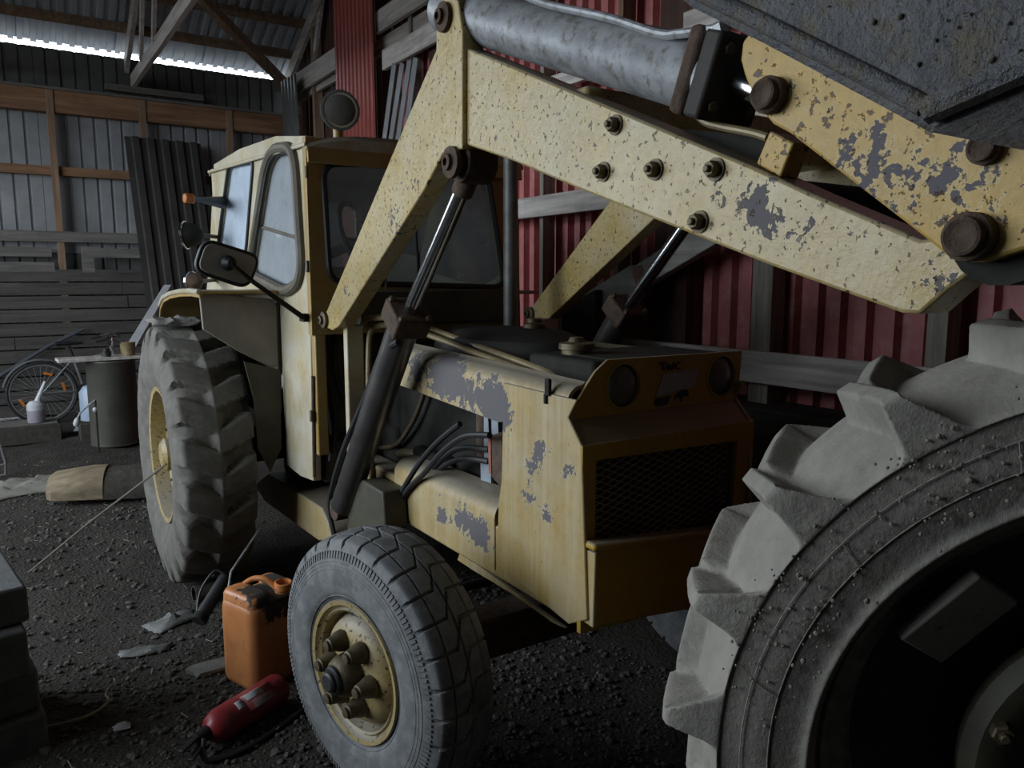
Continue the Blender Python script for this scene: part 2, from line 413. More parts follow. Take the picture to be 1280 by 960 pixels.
def tyre_mesh(lug, val, mask, nth, W):
    """lug/val = section outlines (x axial, r) point for point; mask(theta, t across 0..1) -> 0 valley, 1 lug top"""
    lug, val = np.array(lug, float), np.array(val, float); K = len(lug)
    th = np.linspace(0, 2*PI, nth, endpoint=False)
    T, X = np.meshgrid(th, lug[:, 0]/W, indexing='ij')
    if mask.__code__.co_argcount == 3: m = mask(T, X, np.broadcast_to(lug[None, :, 1], T.shape))[..., None]
    else: m = mask(T, X)[..., None]
    S = val[None]*(1-m) + lug[None]*m
    V = np.stack([S[..., 0], S[..., 1]*np.cos(T), S[..., 1]*np.sin(T)], -1).reshape(-1, 3)
    i = np.arange(nth)[:, None]; k = np.arange(K-1)[None]
    j = (i+1) % nth
    F = np.stack([i*K+k, i*K+k+1, j*K+k+1, j*K+k], -1).reshape(-1, 4)
    mb = MB(); mb.V = V.tolist(); mb.F = F.tolist(); return mb
def mirror_prof(half, W): return half + [(W-x, r) for x, r in half[::-1]]

# ------------------------------------------------------------------ ground
def soil():
    g = G('dirt_floor')
    a = g.mr(g.noise(2.2, 8, .7), .3, .7)
    col = g.mix(a, (.026, .023, .019), (.055, .049, .041))
    v = g.n('ShaderNodeTexVoronoi'); v.inputs['Scale'].default_value = 55; g.put(v.inputs['Vector'], g.pos())
    peb = g.mr(v.outputs['Distance'], .25, .6, 1., 0.)
    col = g.mix(g.math('MULTIPLY', peb, g.mr(g.noise(30, 3), .45, .6, 0., .6)), col, (.075, .068, .058))
    col = g.mix(g.mr(g.noise(70, 3, .6), .70, .74), col, (.22, .19, .13))
    P_oil = g.n('ShaderNodeVectorMath', operation='DISTANCE'); g.put(P_oil.inputs[0], g.pos()); P_oil.inputs[1].default_value = (1.45, 1.65, 0)
    oil = g.mr(g.math('ADD', P_oil.outputs['Value'], g.mr(g.noise(5, 5), .3, .7, -.15, .15)), .18, .34, 1., 0.)
    col = g.mix(oil, col, (.006, .006, .006))
    g.put(g.b.inputs['Base Color'], col); g.b.inputs['Roughness'].default_value = .9; g.b.inputs['Specular IOR Level'].default_value = .15
    h = g.math('ADD', g.math('MULTIPLY', peb, .22), g.noise(25, 8, .7))
    g.bump(h, .9, .02); return g.m
M['soil'] = soil()
def ground_z(x, y):
    return .035*noise.fractal(Vector((x*.9, y*.9, 3.1)), 1., 2., 3) + .012*noise.fractal(Vector((x*5, y*5, 1.7)), 1., 2., 3) - .02
xs = np.arange(-3.6, 3.75, .045); ys = np.arange(-3.7, 10.8, .045)
fl = MB(); fl.V = [(x, y, ground_z(x, y)) for x in xs for y in ys]; ny = len(ys)
fl.F = [(i*ny+j, (i+1)*ny+j, (i+1)*ny+j+1, i*ny+j+1) for i in range(len(xs)-1) for j in range(ny-1)]
struct('floor', fl, M['soil'], smooth=180)
yard = MB().box((0, 4, -.20), (90, 90, .1))
struct('floor_yard', yard, plain('yard_gravel', (.13, .125, .115), .95, var=.3, scale=2, bump=.3))
def pebbles(n, area, smin, smax):
    mb = MB(); t = (1+5**.5)/2
    ico = [Vector(v).normalized() for v in ((-1,t,0),(1,t,0),(-1,-t,0),(1,-t,0),(0,-1,t),(0,1,t),(0,-1,-t),(0,1,-t),(t,0,-1),(t,0,1),(-t,0,-1),(-t,0,1))]
    IF = [(0,11,5),(0,5,1),(0,1,7),(0,7,10),(0,10,11),(1,5,9),(5,11,4),(11,10,2),(10,7,6),(7,1,8),(3,9,4),(3,4,2),(3,2,6),(3,6,8),(3,8,9),(4,9,5),(2,4,11),(6,2,10),(8,6,7),(9,8,1)]
    for _ in range(n):
        x = random.uniform(area[0], area[1]); y = random.uniform(area[2], area[3]); s = smin*(smax/smin)**(random.random()**2)
        sc = Vector((random.uniform(.7, 1.4), random.uniform(.7, 1.4), random.uniform(.45, .8)))*s
        R = Matrix.Rotation(random.uniform(0, 6.28), 3, 'Z') @ Matrix.Rotation(random.uniform(-.4, .4), 3, 'X')
        c = Vector((x, y, ground_z(x, y)+s*.25))
        mb.add([c + R @ Vector((v.x*sc.x*random.uniform(.8, 1.15), v.y*sc.y, v.z*sc.z)) for v in ico], IF)
    return mb
pm = pebbles(5200, (.0, 2.2, 1.5, 3.6), .004, .017); pm2 = pebbles(900, (-.1, .9, 3.6, 7.), .006, .02)
pm.add(pm2.V, pm2.F)
tag(obj('gravel', pm, M['stone'], smooth=0), 'loose grey gravel scattered over the dirt floor', 'gravel', kind='stuff')

# ------------------------------------------------------------------ barn shell
def roof_z(y): return 4.40 + .5*(10.6-y) if y > 3.5 else 4.40+.5*7.1 - .5*(3.5-y)
wb_ = struct_root('wall_back', (0, 10.6, 0))
# vertical sheets between the lower boards and the top beam, then a darker upper band
x = -3.5; i = 0
while x < 3.55:
    w = min(1.05, 3.62-x)
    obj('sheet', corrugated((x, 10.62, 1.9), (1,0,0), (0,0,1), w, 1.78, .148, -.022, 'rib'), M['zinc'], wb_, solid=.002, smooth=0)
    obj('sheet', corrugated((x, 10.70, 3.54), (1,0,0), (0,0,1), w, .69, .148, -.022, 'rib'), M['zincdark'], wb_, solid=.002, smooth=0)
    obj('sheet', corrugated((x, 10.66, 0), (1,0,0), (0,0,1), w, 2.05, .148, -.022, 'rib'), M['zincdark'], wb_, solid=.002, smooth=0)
    x += 1.0
obj('top_beam', MB().box((.05, 10.52, 3.60), (7.1, .10, .25)), M['wood_brown'], wb_, bevel=.004)
obj('ledge', MB().box((.05, 10.53, 3.74), (7.1, .16, .03)), M['wood_greyx'], wb_)
obj('rail', MB().box((.05, 10.54, 2.83), (7.1, .06, .10)), M['wood_brown'], wb_)
for sx in (-2.4, -1.4, -.4, .62, 1.58, 2.59, 3.35):
    obj('stud', MB().box((sx, 10.50, 1.86), (.075, .09, 3.72)), M['wood_stud'], wb_, bevel=.003)
obj('rail', MB().box((.0, 10.45, 2.08), (7., .04, .12)), M['wood_greyx'], wb_)
for zz, x0, x1 in ((1.90, -3.5, .52), (1.73, -3.5, .54), (1.9, .95, 3.4), (1.82, .82, .95)):
    obj('board', MB().box(((x0+x1)/2, 10.44, zz), (x1-x0, .03, .11 if zz != 1.82 else .30)), M['wood_greyx'], wb_, bevel=.002)
for k in range(11):
    zz = 1.635-.155*k
    cuts = [-3.5, random.uniform(-1.6, .3), random.uniform(.9, 2.2), 3.4]
    for a_, b_ in zip(cuts, cuts[1:]):
        obj('board', MB().box(((a_+b_)/2, 10.44+random.uniform(-.008, .008), zz), (b_-a_-.006, .03, .138)), M['wood_low'], wb_, bevel=.002)

wr = struct_root('wall_right', (3.55, 4, 0))
y = -3.6
while y < 10.6:
    w = min(1.015, 10.6-y)
    yy = y
    dark = y > 6.8  # past here the red sheet's shade is put into dark brown boards
    if not dark:
        obj('sheet', corrugated((3.55, y+w, 0), (0,-1,0), (0,0,1), w, 4., .145, -.05, 'trap', top=lambda q, yy=yy, w=w: roof_z(yy+w-q)-.02), M['redsheet'], wr, solid=.002, smooth=0)
    else:
        for q in range(7):
            a_ = y+q*w/7
            obj('board', MB().box((3.53+random.uniform(-.006, .006), a_+w/14, (roof_z(a_)-.05)/2), (.025, w/7-.012, roof_z(a_)-.05)), M['wall_darkv'], wr)
    y += 1.0
for sy, m_, wd in ((1.05, 'wood_studg', .10), (1.35, 'wood_studg', .07), (1.78, 'wood_studg', .09), (2.72, 'wood_studg', .13), (3.9, 'wood_stud', .045), (4.75, 'wood_studg', .045), (5.9, 'wood_stud', .10), (6.9, 'wood_studg', .05), (8.7, 'wood_studg', .06), (9.6, 'wood_stud', .08)):
    top = 2.02 if sy < 1.9 else roof_z(sy)-.15
    obj('stud', MB().box((3.45, sy, top/2), (.11, wd, top)), M[m_], wr, bevel=.003)
# broad dark brown uprights between the sheets
for sy in (3.45, 6.45):
    obj('dark_upright', MB().box((3.47, sy, (roof_z(sy)-.15)/2), (.06, .28, roof_z(sy)-.15)), M['wall_darkv'], wr)
for (ya, yb, z_, h_, m_) in ((3.8, 6.6, 2.125, .15, 'wood_white'), (5.9, 7.41, 3.75, .19, 'wood_white'), (5.2, 7.56, 4.14, .21, 'wood_white'), (4.0, 4.58, 2.96, .10, 'wood_white'), (8.63, 10.5, 4.06, .24, 'wood_white'), (.9, 4.4, 1.13, .17, 'wood_white'), (2.6, 3.3, 3.03, .12, 'wood_white')):
    obj('rail', MB().box((3.36, (ya+yb)/2, z_), (.045, yb-ya, h_)), M[m_], wr, bevel=.004)
# low plank lining by the front of the wall
for k, (z_, h_, x_) in enumerate(((.845, .13, 3.25), (.62, .30, 3.28), (.31, .29, 3.30), (.09, .14, 3.31))):
    for (ya, yb) in ((-.6, 1.9), (1.91, 4.6)):
        obj('plank', MB().box((x_, (ya+yb)/2, z_), (.05, yb-ya, h_)), M['wood_dark'], wr, bevel=.004)
obj('shelf', MB().box((3.4, 2., .915), (.30, 5.2, .03)), M['wood_dark'], wr)

wl = struct_root('wall_left', (-3.5, 4, 0))
def slab(parent, mat, c, s): obj('cladding', MB().box(c, s), mat, parent)
obj('cladding', MB().prism([(-3.6, -3.7, 0), (-3.6, 2.2, 0), (-3.6, 2.2, roof_z(2.2)), (-3.6, -3.7, roof_z(-3.7))], (.1, 0, 0)), M['zincdark'], wl)
obj('cladding', MB().prism([(-3.6, 9.0, 0), (-3.6, 10.7, 0), (-3.6, 10.7, roof_z(10.7)-.02), (-3.6, 9.0, roof_z(9.))], (.1, 0, 0)), M['zincdark'], wl)
gp = MB().prism([(-3.6, 2.2, 4.2), (-3.6, 9.0, 4.2), (-3.6, 9.0, roof_z(9.)), (-3.6, 3.5, roof_z(3.5)), (-3.6, 2.2, roof_z(2.2))], (.1, 0, 0))
obj('cladding', gp, M['zincdark'], wl)
obj('light_block_boards', MB().box((-3.55, 5.6, .5), (.06, 6.8, 1.0)), M['wood_dark'], wl)  # unseen boards, added to keep sky light off the floor and wheels
struct('wall_front', MB().box((0, -3.65, 2.2), (7.3, .1, 4.4)), M['zincdark'])

# roof
rf = struct_root('ceiling', (0, 5, 4.4))
sd = Vector((0, -1, .5)).normalized(); Ls = 7.45*math.sqrt(1.25)
x = -3.7
while x < 3.75:
    obj('roof_sheet', corrugated((x+1.03, 10.80, roof_z(10.80)), (-1,0,0), sd, 1.04, Ls, .13, .03, 'trap'), M['roofsheet'], rf, solid=.002, smooth=0)
    x += 1.0
obj('roof_sheet', MB().box((0, -.25, roof_z(-.25)), (7.4, 8.6, .02), Matrix.Rotation(math.atan(.5), 3, 'X')), M['zincdark'], rf)
for py in (10.33, 9.83, 9.38, 8.9, 8.2, 7.4, 6.4, 5.4, 4.4):
    obj('purlin', MB().beam((-3.6, py, roof_z(py)-.055), (3.6, py, roof_z(py)-.055), .09, .075, (0, .45, .9)), M['wood_stud'], rf, bevel=.003)
def truss(xt, braces=True):
    obj('rafter', MB().beam((xt-.0, 10.75, roof_z(10.75)-.19), (xt, 3.5, roof_z(3.5)-.19), .05, .17), M['wood_truss'], rf, bevel=.003)
    obj('tie_beam', MB().beam((xt+.045, 10.62, 3.95), (xt+.045, 5.4, 3.95), .05, .15), M['wood_truss'], rf, bevel=.003)
    obj('web', MB().beam((xt+.02, 9.75, 4.0), (xt+.02, 9.25, roof_z(9.25)-.2), .035, .09, (0,1,0)), M['wood_truss'], rf)
    obj('web', MB().beam((xt+.02, 8.9, 4.0), (xt+.02, 8.2, roof_z(8.2)-.2), .035, .09, (0,1,0)), M['wood_truss'], rf)
for xt in (-2.6, -.5, 1.47, 3.40): truss(xt)
obj('brace', MB().beam((1.75, 8.9, 4.70), (3.3, 10.45, 4.15), .10, .10), M['wood_stud'], rf, bevel=.003)
obj('wall_plate', MB().box((1.75, 10.56, 3.84), (1.1, .12, .07)), M['wood_greyx'], rf)

# ------------------------------------------------------------------ loader tractor
TR = thing('loader_tractor', 'old yellow loader tractor with cab, chipped paint and raised bucket in the barn', 'tractor', (1.65, 2.6, 0))
XM = 1.655                      # centre line
DX = 1.05                       # near arm to far arm

# --- tyres and wheels
def rear_mask(N, k, w0, w1):
    def f(T, t):
        def side(tt, ph):
            phi = (T - ph*2*PI/N)*N/(2*PI) - k*np.clip(tt, 0, .62)
            d = np.abs(phi - np.round(phi)); w = w0 + (w1-w0)*np.clip(tt/.6, 0, 1)
            return (1-sstep(d, w-.03, w+.035))*(1-sstep(tt, .50, .60))
        return np.maximum(side(t, 0.), side(1-t, .5))
    return f
R, W = .684, .374
half_lug = [(.055,.335),(.045,.36),(.018,.42),(.0,.49),(.0,.545),(.008,.585),(.016,.62),(.022,.65),(.034,.668),(.06,.674),(.12,.681),(.187,.684)]
half_val = [(.055,.335),(.045,.36),(.018,.42),(.0,.49),(.002,.545),(.016,.582),(.036,.606),(.054,.622),(.072,.632),(.094,.638),(.13,.642),(.187,.644)]
def tsec(h, W, K): return resample(catmull(mirror_prof(h, W), 5), K)
def both(hl, hv, W, n=5):
    # same parameter on both outlines so that they pair up
    L = catmull(mirror_prof(hl, W), n); Vv = catmull(mirror_prof(hv, W), n); return L, Vv
L_, V_ = both(half_lug, half_val, W)
RM = Matrix.Translation((.604-1.65, 4.305-2.6, .684)) @ Matrix.Rotation(.1, 4, 'X')
rear_tyre = obj('rear_tyre', tyre_mesh(L_, V_, rear_mask(20, .85, .33, .30), 400, W), M['rubber_rear'], TR,
                mtx=RM, smooth=50)
def rear_rim(parent, mtx):
    mb = MB().lathe([(.050,.345),(.040,.36),(.030,.357),(.035,.335),(.07,.325),(.11,.318),(.13,.29),(.12,.20),(.10,.17),(.10,.12),(.10,.0)], (0,0,0), (1,0,0), 56, caps=False)
    r = obj('rear_rim', mb, M['rim'], parent, mtx=mtx)
    for k in range(8):
        a = 2*PI*k/8
        obj('wheel_nut', hexnut(MB(), (.105, .145*math.cos(a), .145*math.sin(a)), (-1,0,0), .016, .02, .012), M['nut'], r, smooth=20)
    obj('hub_cap', MB().lathe([(0,.09),(.05,.085),(.07,.06),(.072,0)], (.10,0,0), (-1,0,0), 24), M['rim'], r)
    return r
rear_rim(TR, RM.copy())
def copy_tree(o, parent, mtx):
    c = o.copy(); COL.objects.link(c); c.parent = parent; c.matrix_local = mtx
    for ch in [q for q in o.children]: copy_tree(ch, c, ch.matrix_local.copy())
    return c
far_m = Matrix.Translation((2*XM-.604-1.65, 4.305-2.6, .684)) @ Matrix.Rotation(PI, 4, 'Z')
copy_tree(rear_tyre, TR, far_m); copy_tree([o for o in TR.children if o.name.startswith('rear_rim')][0], TR, far_m)
obj('rear_axle', MB().cyl((.75, 4.305, .684), (2.55, 4.305, .684), .10, 20), M['dark'], TR)
obj('axle_housing', MB().box((XM, 4.2, .70), (.62, .75, .55)), M['dark'], TR, bevel=.04)

# front tyre: blocks cut by zig-zag grooves
Rf, Wf = .419, .247
hl = [(.030,.205),(.022,.222),(.006,.25),(.0,.295),(.003,.335),(.010,.362),(.017,.380),(.022,.393),(.030,.404),(.05,.411),(.085,.417),(.1235,.419)]
hv = [(.030,.205),(.022,.222),(.006,.25),(.0,.295),(.003,.335),(.010,.362),(.019,.379),(.028,.389),(.039,.395),(.06,.402),(.09,.406),(.1235,.408)]
def front_mask(T, t):
    N = 30
    ph = T*N/(2*PI) + .85*np.clip((t-.42)/.17, 0, 1) + .15*t
    d = np.abs(ph-np.round(ph)); m = np.where((t > .085) & (t < .915), sstep(d, .030, .065), 1)
    for c in (.265, .505, .745):
        m = np.minimum(m, .45+.55*sstep(np.abs(t-c), .004, .010))
    # stepped shoulder: every pitch a notch
    m = np.where((t < .10) | (t > .90), np.minimum(m, sstep(d, .05, .09)), m)
    return m
Lf, Vf = both(hl, hv, Wf, 9)
ft_m = Matrix.Translation((.791-1.65, 2.097-2.6, .414)) @ Matrix.Rotation(.22, 4, 'Z')
front_tyre = obj('front_tyre', tyre_mesh(Lf, Vf, front_mask, 1190, Wf), M['rubber_front'], TR, mtx=ft_m, smooth=30)
rib = MB()
for k in range(150):
    a = 2*PI*k/150
    c, s = math.cos(a), math.sin(a)
    rib.add([(.0105+dx-(.0035 if up else 0)*1, (r_*c - w_*s), (r_*s + w_*c)) for (r_, dx) in ((.352, -.0025), (.374, .0035)) for w_ in (-.0035, .0035) for up in (0, 1)],
            [(0,1,3,2),(4,6,7,5),(0,4,5,1),(2,3,7,6),(1,5,7,3)])
obj('sidewall_ribs', rib, M['rubber_front'], front_tyre, smooth=0)['kind'] = 'stuff'
ring = MB()
for rr, xx in ((.343, .0045), (.331, .003), (.236, .012), (.320, .0015)):
    ring.tube([(xx, rr*math.cos(2*PI*k/72), rr*math.sin(2*PI*k/72)) for k in range(72)], .0016, 6, closed=True)
obj('sidewall_rings', ring, M['rubber_front'], front_tyre)
def front_rim(parent, mtx):
    mb = MB().lathe([(.030,.212),(.016,.222),(.010,.219),(.012,.206),(.022,.200),(.026,.195),(.019,.190),(.024,.184),(.055,.178),(.062,.172),(.052,.168),(.032,.157),(.020,.138),(.013,.112),(.012,.09),(.012,.0)], (0,0,0), (1,0,0), 64, caps=False)
    r = obj('front_rim', mb, M['rim'], parent, mtx=mtx)
    for k in range(6):
        a = 2*PI*k/6+.05; c = (.012, .100*math.cos(a), .100*math.sin(a))
        n_ = MB().lathe([(0,.034),(.014,.032),(.030,.025),(.050,.021),(.052,.016),(.060,.015),(.062,.0)], c, (-1,0,0), 14)
        obj('wheel_nut', n_, M['nut'], r, smooth=30)
    obj('hub', MB().lathe([(0,.066),(.03,.064),(.05,.056),(.06,.046)], (.012,0,0), (-1,0,0), 28), M['nut'], r)
    obj('hub_cap', MB().lathe([(.055,.042),(.070,.042),(.075,.038),(.075,.032),(.085,.030),(.09,.024),(.09,.0)], (.012,0,0), (-1,0,0), 24), M['black'], r)
    hole = MB()
    for a in (1.45, -.7, 3.5):
        hole.add([(.050+(rr-.150)*-.2, rr*math.cos(a+da), rr*math.sin(a+da)) for rr, da in ((.150,-.13),(.150,.13),(.172,.15),(.172,-.15))], [(0,1,2,3)])
    obj('rim_slot', hole, M['black'], r, solid=.004)
    obj('valve', MB().tube([(.05,.16,.06),(.025,.15,.056),(.006,.145,.054)], .005, 8), M['black'], r)
    return r
fr_ = front_rim(TR, ft_m.copy())
ff_m = Matrix.Translation((2*XM-.791-1.65, 2.097-2.6, .414)) @ Matrix.Rotation(PI+.22, 4, 'Z')
copy_tree(front_tyre, TR, ff_m); copy_tree(fr_, TR, ff_m)
obj('front_axle', MB().box((XM, 2.10, .42), (1.2, .13, .14)).cyl((1.0, 2.11, .42), (1.14, 2.09, .42), .07, 16).cyl((2.17, 2.09, .42), (2.31, 2.11, .42), .07, 16), M['rust'], TR, bevel=.012)
obj('steering_rod', MB().cyl((1.05, 2.30, .50), (2.25, 2.30, .50), .018, 10), M['dark'], TR)

# --- chassis
obj('chassis_rail', MB().box((1.36, 3.05, .70), (.10, 2.8, .18)), M['hood'], TR, bevel=.008)
obj('chassis_rail', MB().box((1.95, 3.05, .70), (.10, 2.8, .18)), M['hood'], TR, bevel=.008)
sb = [(1.160, 4.216, 0.527), (1.160, 3.355, 0.550), (1.160, 3.180, 0.444), (1.160, 3.415, 0.375), (1.160, 4.323, 0.345), (1.160, 4.514, 0.395)]
obj('side_sill', MB().prism(sb, (.22, 0, 0)), M['hood'], TR, bevel=.006)
obj('engine_block', MB().box((1.66, 2.62, .92), (.42, 1.25, .46)).box((1.66, 2.5, 1.2), (.34, .9, .14)).box((1.44, 2.75, .80), (.08, .3, .2)), M['dark'], TR, bevel=.02)
obj('gearbox', MB().box((1.66, 3.6, .72), (.46, 1.0, .44)), M['dark'], TR, bevel=.03)
obj('firewall', MB().box((1.66, 3.36, 1.10), (.96, .05, .86)), M['firewall'], TR, bevel=.004)
obj('scuttle', MB().box((1.70, 3.26, 1.47), (.80, .16, .16)), M['firewall'], TR, bevel=.01)
# --- hood
XH = 1.306
P = [(1.306, 2.795, 1.174), (1.306, 2.026, 1.138), (1.306, 1.998, 1.297), (1.306, 2.744, 1.313)]
def shoulder(z_lo, z_hi, r=.055, flat=.10, t=.0):
    sec = [(XH, z_lo), (XH, z_hi-r)]
    sec += [(XH + r*(1-math.cos(a)), z_hi-r + r*math.sin(a)) for a in [PI/2*k/6 for k in range(1, 7)]]
    sec += [(XH+r+flat, z_hi+.008), (XH+r+flat, z_hi-.004)]
    sec += [(XH+.012 + (r-.012)*(1-math.cos(a)), z_hi-r + (r-.012)*math.sin(a)) for a in [PI/2*k/6 for k in range(6, 0, -1)]]
    sec += [(XH+.012, z_hi-r), (XH+.012, z_lo)]
    return sec
def loft_y(secs): return MB().loft([[(x, y, z) for x, z in s] for y, s in secs])
obj('hood_rail', loft_y([(2.88, shoulder(1.180, 1.335, flat=.012)), (2.06, shoulder(1.141, 1.312, flat=.012)), (1.70, shoulder(1.215, 1.300, flat=.012)), ]), M['hood'], TR)
pan = [(1.306, 2.025, 1.274), (1.306, 1.651, 1.267), (1.306, 1.689, 1.212), (1.306, 1.627, 1.143), (1.306, 1.592, 0.650), (1.306, 1.676, 0.605), (1.306, 2.066, 0.659), (1.306, 2.055, 0.875), (1.306, 2.036, 0.955)]
fp = [(1.302, p[1], p[2]) for p in pan]
obj('front_side_panel', MB().prism(fp, (.012, 0, 0)), M['hood'], TR, bevel=.004)
low = [(1.306, 2.866, 0.643), (1.306, 2.046, 0.663), (1.306, 2.046, 0.894), (1.306, 2.177, 0.890), (1.306, 2.816, 0.882)]
obj('lower_side_rail', loft_y([(low[0][1], shoulder(.63, .86, .06, .05)), (2.085, shoulder(.635, .87, .06, .05))]), M['hood'], TR)
skirt = [(1.330, 2.361, 0.608), (1.330, 1.729, 0.565), (1.330, 1.794, 0.558), (1.330, 2.016, 0.571), (1.330, 2.275, 0.569), (1.330, 2.380, 0.572)]
obj('panel_skirt', MB().prism(skirt, (.01, 0, 0)), M['hood'], TR)
far_side = [(2.005, y, z) for (_, y, z) in fp]
obj('front_side_panel', MB().prism(far_side, (-.012, 0, 0)), M['hood'], TR, bevel=.004)
obj('hood_rail', MB().box((1.99, 2.42, 1.26), (.03, .75, .17)), M['hood'], TR, bevel=.02)
obj('lower_side_rail', MB().box((1.98, 2.55, .75), (.05, .95, .24)), M['hood'], TR, bevel=.02)
# --- front: lamp panel, chin, grille frame, mesh, bumper
yc, zc = 1.693, 1.206           # crease
yf, zf = 1.627, 1.140           # chin edge
xl, xr = 1.306, 2.005
Lp = [(xl, zc), (xr, zc), (xr+.012, zc+.10), (xr+.014, 1.362), (xl+.14, 1.366), (xl+.095, 1.335), (xl+.07, zc+.10), (xl+.035, zc+.055)]
holes = [[(cx+.062*math.cos(2*PI*k/32), 1.288+.066*math.sin(2*PI*k/32)) for k in range(32)] for cx in (1.505, 1.925)]
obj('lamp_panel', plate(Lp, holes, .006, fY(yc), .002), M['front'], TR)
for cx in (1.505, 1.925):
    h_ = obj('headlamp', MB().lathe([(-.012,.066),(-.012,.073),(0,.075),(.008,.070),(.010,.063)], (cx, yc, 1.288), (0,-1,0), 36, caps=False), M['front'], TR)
    obj('lamp_bowl', MB().lathe([(.0,.066),(-.05,.06),(-.08,.03)], (cx, yc, 1.288), (0,-1,0), 32), M['dark'], h_)
    obj('lamp_glass', MB().lathe([(-.004,.062),(.004,.052),(.010,.03),(.012,0)], (cx, yc, 1.288), (0,-1,0), 32), M['lens'], h_)
obj('badge_plate', MB().prism([(1.635, yc-.004, 1.245), (1.80, yc-.004, 1.262), (1.815, yc-.004, 1.318), (1.665, yc-.004, 1.310)], (0, -.004, 0)), M['white'], TR)
mk = MB()
for a_, b_ in (((1.658, 1.345), (1.668, 1.322)), ((1.645, 1.346), (1.672, 1.347)), ((1.678, 1.344), (1.684, 1.322)), ((1.684, 1.322), (1.692, 1.338)), ((1.692, 1.338), (1.700, 1.322)), ((1.700, 1.322), (1.708, 1.345)), ((1.735, 1.344), (1.716, 1.338)), ((1.716, 1.338), (1.716, 1.326)), ((1.716, 1.326), (1.736, 1.322))):
    mk.beam((a_[0], yc-.006, a_[1]), (b_[0], yc-.006, b_[1]), .004, .007, (0,-1,0))
obj('torn_lettering', mk, M['black'], TR)
obj('torn_lettering', MB().prism([(1.635, yc-.005, 1.238), (1.63, yc-.005, 1.222), (1.645, yc-.005, 1.212), (1.685, yc-.005, 1.216), (1.70, yc-.005, 1.243)], (0,-.002,0)), M['black'], TR)
obj('torn_lettering', MB().prism([(1.72, yc-.005, 1.242), (1.712, yc-.005, 1.226), (1.732, yc-.005, 1.236), (1.745, yc-.005, 1.215), (1.757, yc-.005, 1.236), (1.78, yc-.005, 1.232), (1.772, yc-.005, 1.255), (1.745, yc-.005, 1.258)], (0,-.002,0)), M['black'], TR)
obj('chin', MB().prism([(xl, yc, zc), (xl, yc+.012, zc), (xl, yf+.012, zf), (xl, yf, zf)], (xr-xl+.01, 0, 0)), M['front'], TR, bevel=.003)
gf = [(xl, .60), (xr+.005, .56), (xr+.008, zf), (xl, zf)]
gh = [(1.350, .845), (1.930, .800), (1.940, 1.086), (1.350, 1.098)]
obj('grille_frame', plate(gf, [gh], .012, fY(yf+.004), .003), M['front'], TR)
mesh = MB(); px_, pz_ = .052, .021
def clipseg(a, b):
    x0, x1, z0, z1 = 1.365, 1.925, .825, 1.085
    t0, t1 = 0., 1.; dx, dz = b[0]-a[0], b[1]-a[1]
    for p_, q_ in ((-dx, a[0]-x0), (dx, x1-a[0]), (-dz, a[1]-z0), (dz, z1-a[1])):
        if abs(p_) < 1e-9:
            if q_ < 0: return None
        else:
            t = q_/p_
            if p_ < 0: t0 = max(t0, t)
            else: t1 = min(t1, t)
    return None if t0 >= t1 else ((a[0]+dx*t0, a[1]+dz*t0), (a[0]+dx*t1, a[1]+dz*t1))
for k in range(-24, 40):
    for sg in (1, -1):
        base = .95+sg*0 + k*pz_
        s_ = clipseg((1.3, base-sg*.13), (2.0, base-sg*.13+sg*.7*pz_/px_))
        if s_: mesh.beam((s_[0][0], yf+.022, s_[0][1]), (s_[1][0], yf+.022, s_[1][1]), .003, .004, (0,-1,0))
obj('grille_mesh', mesh, plain('grille_wire', (.30, .26, .19), .6, .2, var=.2, bump=0), TR)
obj('radiator', MB().box((1.655, 1.76, .95), (.62, .09, .40)), M['dark'], TR)
bw = [(xl+.012, 1.585, .868), (xr+.035, 1.575, .802), (xr+.03, 1.58, .55), (xl+.03, 1.59, .625)]
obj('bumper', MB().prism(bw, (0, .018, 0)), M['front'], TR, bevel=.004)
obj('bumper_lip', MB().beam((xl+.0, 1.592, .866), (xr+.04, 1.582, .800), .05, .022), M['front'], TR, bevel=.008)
obj('bumper_end', MB().prism([(xl+.004, 1.57, .85), (xl+.004, 1.575, .63), (xl+.004, 1.64, .635), (xl+.004, 1.65, .85)], (.014, 0, 0)), M['hood'], TR, bevel=.004)
lt = [(1.300, 1.781, 1.288)][0]
obj('hood_latch', MB().box(lt, (.012, .022, .05)).box(Vector(lt)+Vector((0,.01,-.035)), (.012, .012, .03)), M['dark'], TR, bevel=.003)
# --- on and under the hood
obj('oil_tank', MB().box((1.70, 1.93, 1.27), (.50, .34, .17)), M['dark'], TR, bevel=.015)
obj('tank_cap', MB().lathe([(0,.05),(.02,.05),(.022,.06),(.04,.058),(.045,.03),(.06,.022),(.062,0)], (1.56, 1.98, 1.35), (0,0,1), 20), M['nut'], TR)
obj('hood_top', MB().box((1.75, 1.86, 1.352), (.46, .28, .012)), M['dark'], TR)
obj('fuel_tank', MB().loft([[(1.66+.24*math.cos(2*PI*k/24)*s, 2.55+.42*math.sin(2*PI*k/24)*s, z) for k in range(24)] for z, s in ((1.24, 1.), (1.33, 1.), (1.375, .93), (1.40, .75), (1.41, .3))]), M['dark'], TR)
obj('tank_cap', MB().lathe([(0,.045),(.025,.045),(.03,.03),(.045,.03),(.046,0)], (1.72, 2.45, 1.40), (0,0,1), 16), M['nut'], TR)
obj('hydraulic_pipe', MB().tube(smoothpath([(1.450, 3.089, 1.433), (1.450, 2.859, 1.403), (1.450, 2.411, 1.350), (1.450, 2.101, 1.314), (1.450, 1.966, 1.296), (1.450, 1.927, 1.269)]), .013, 10), M['pipe'], TR)
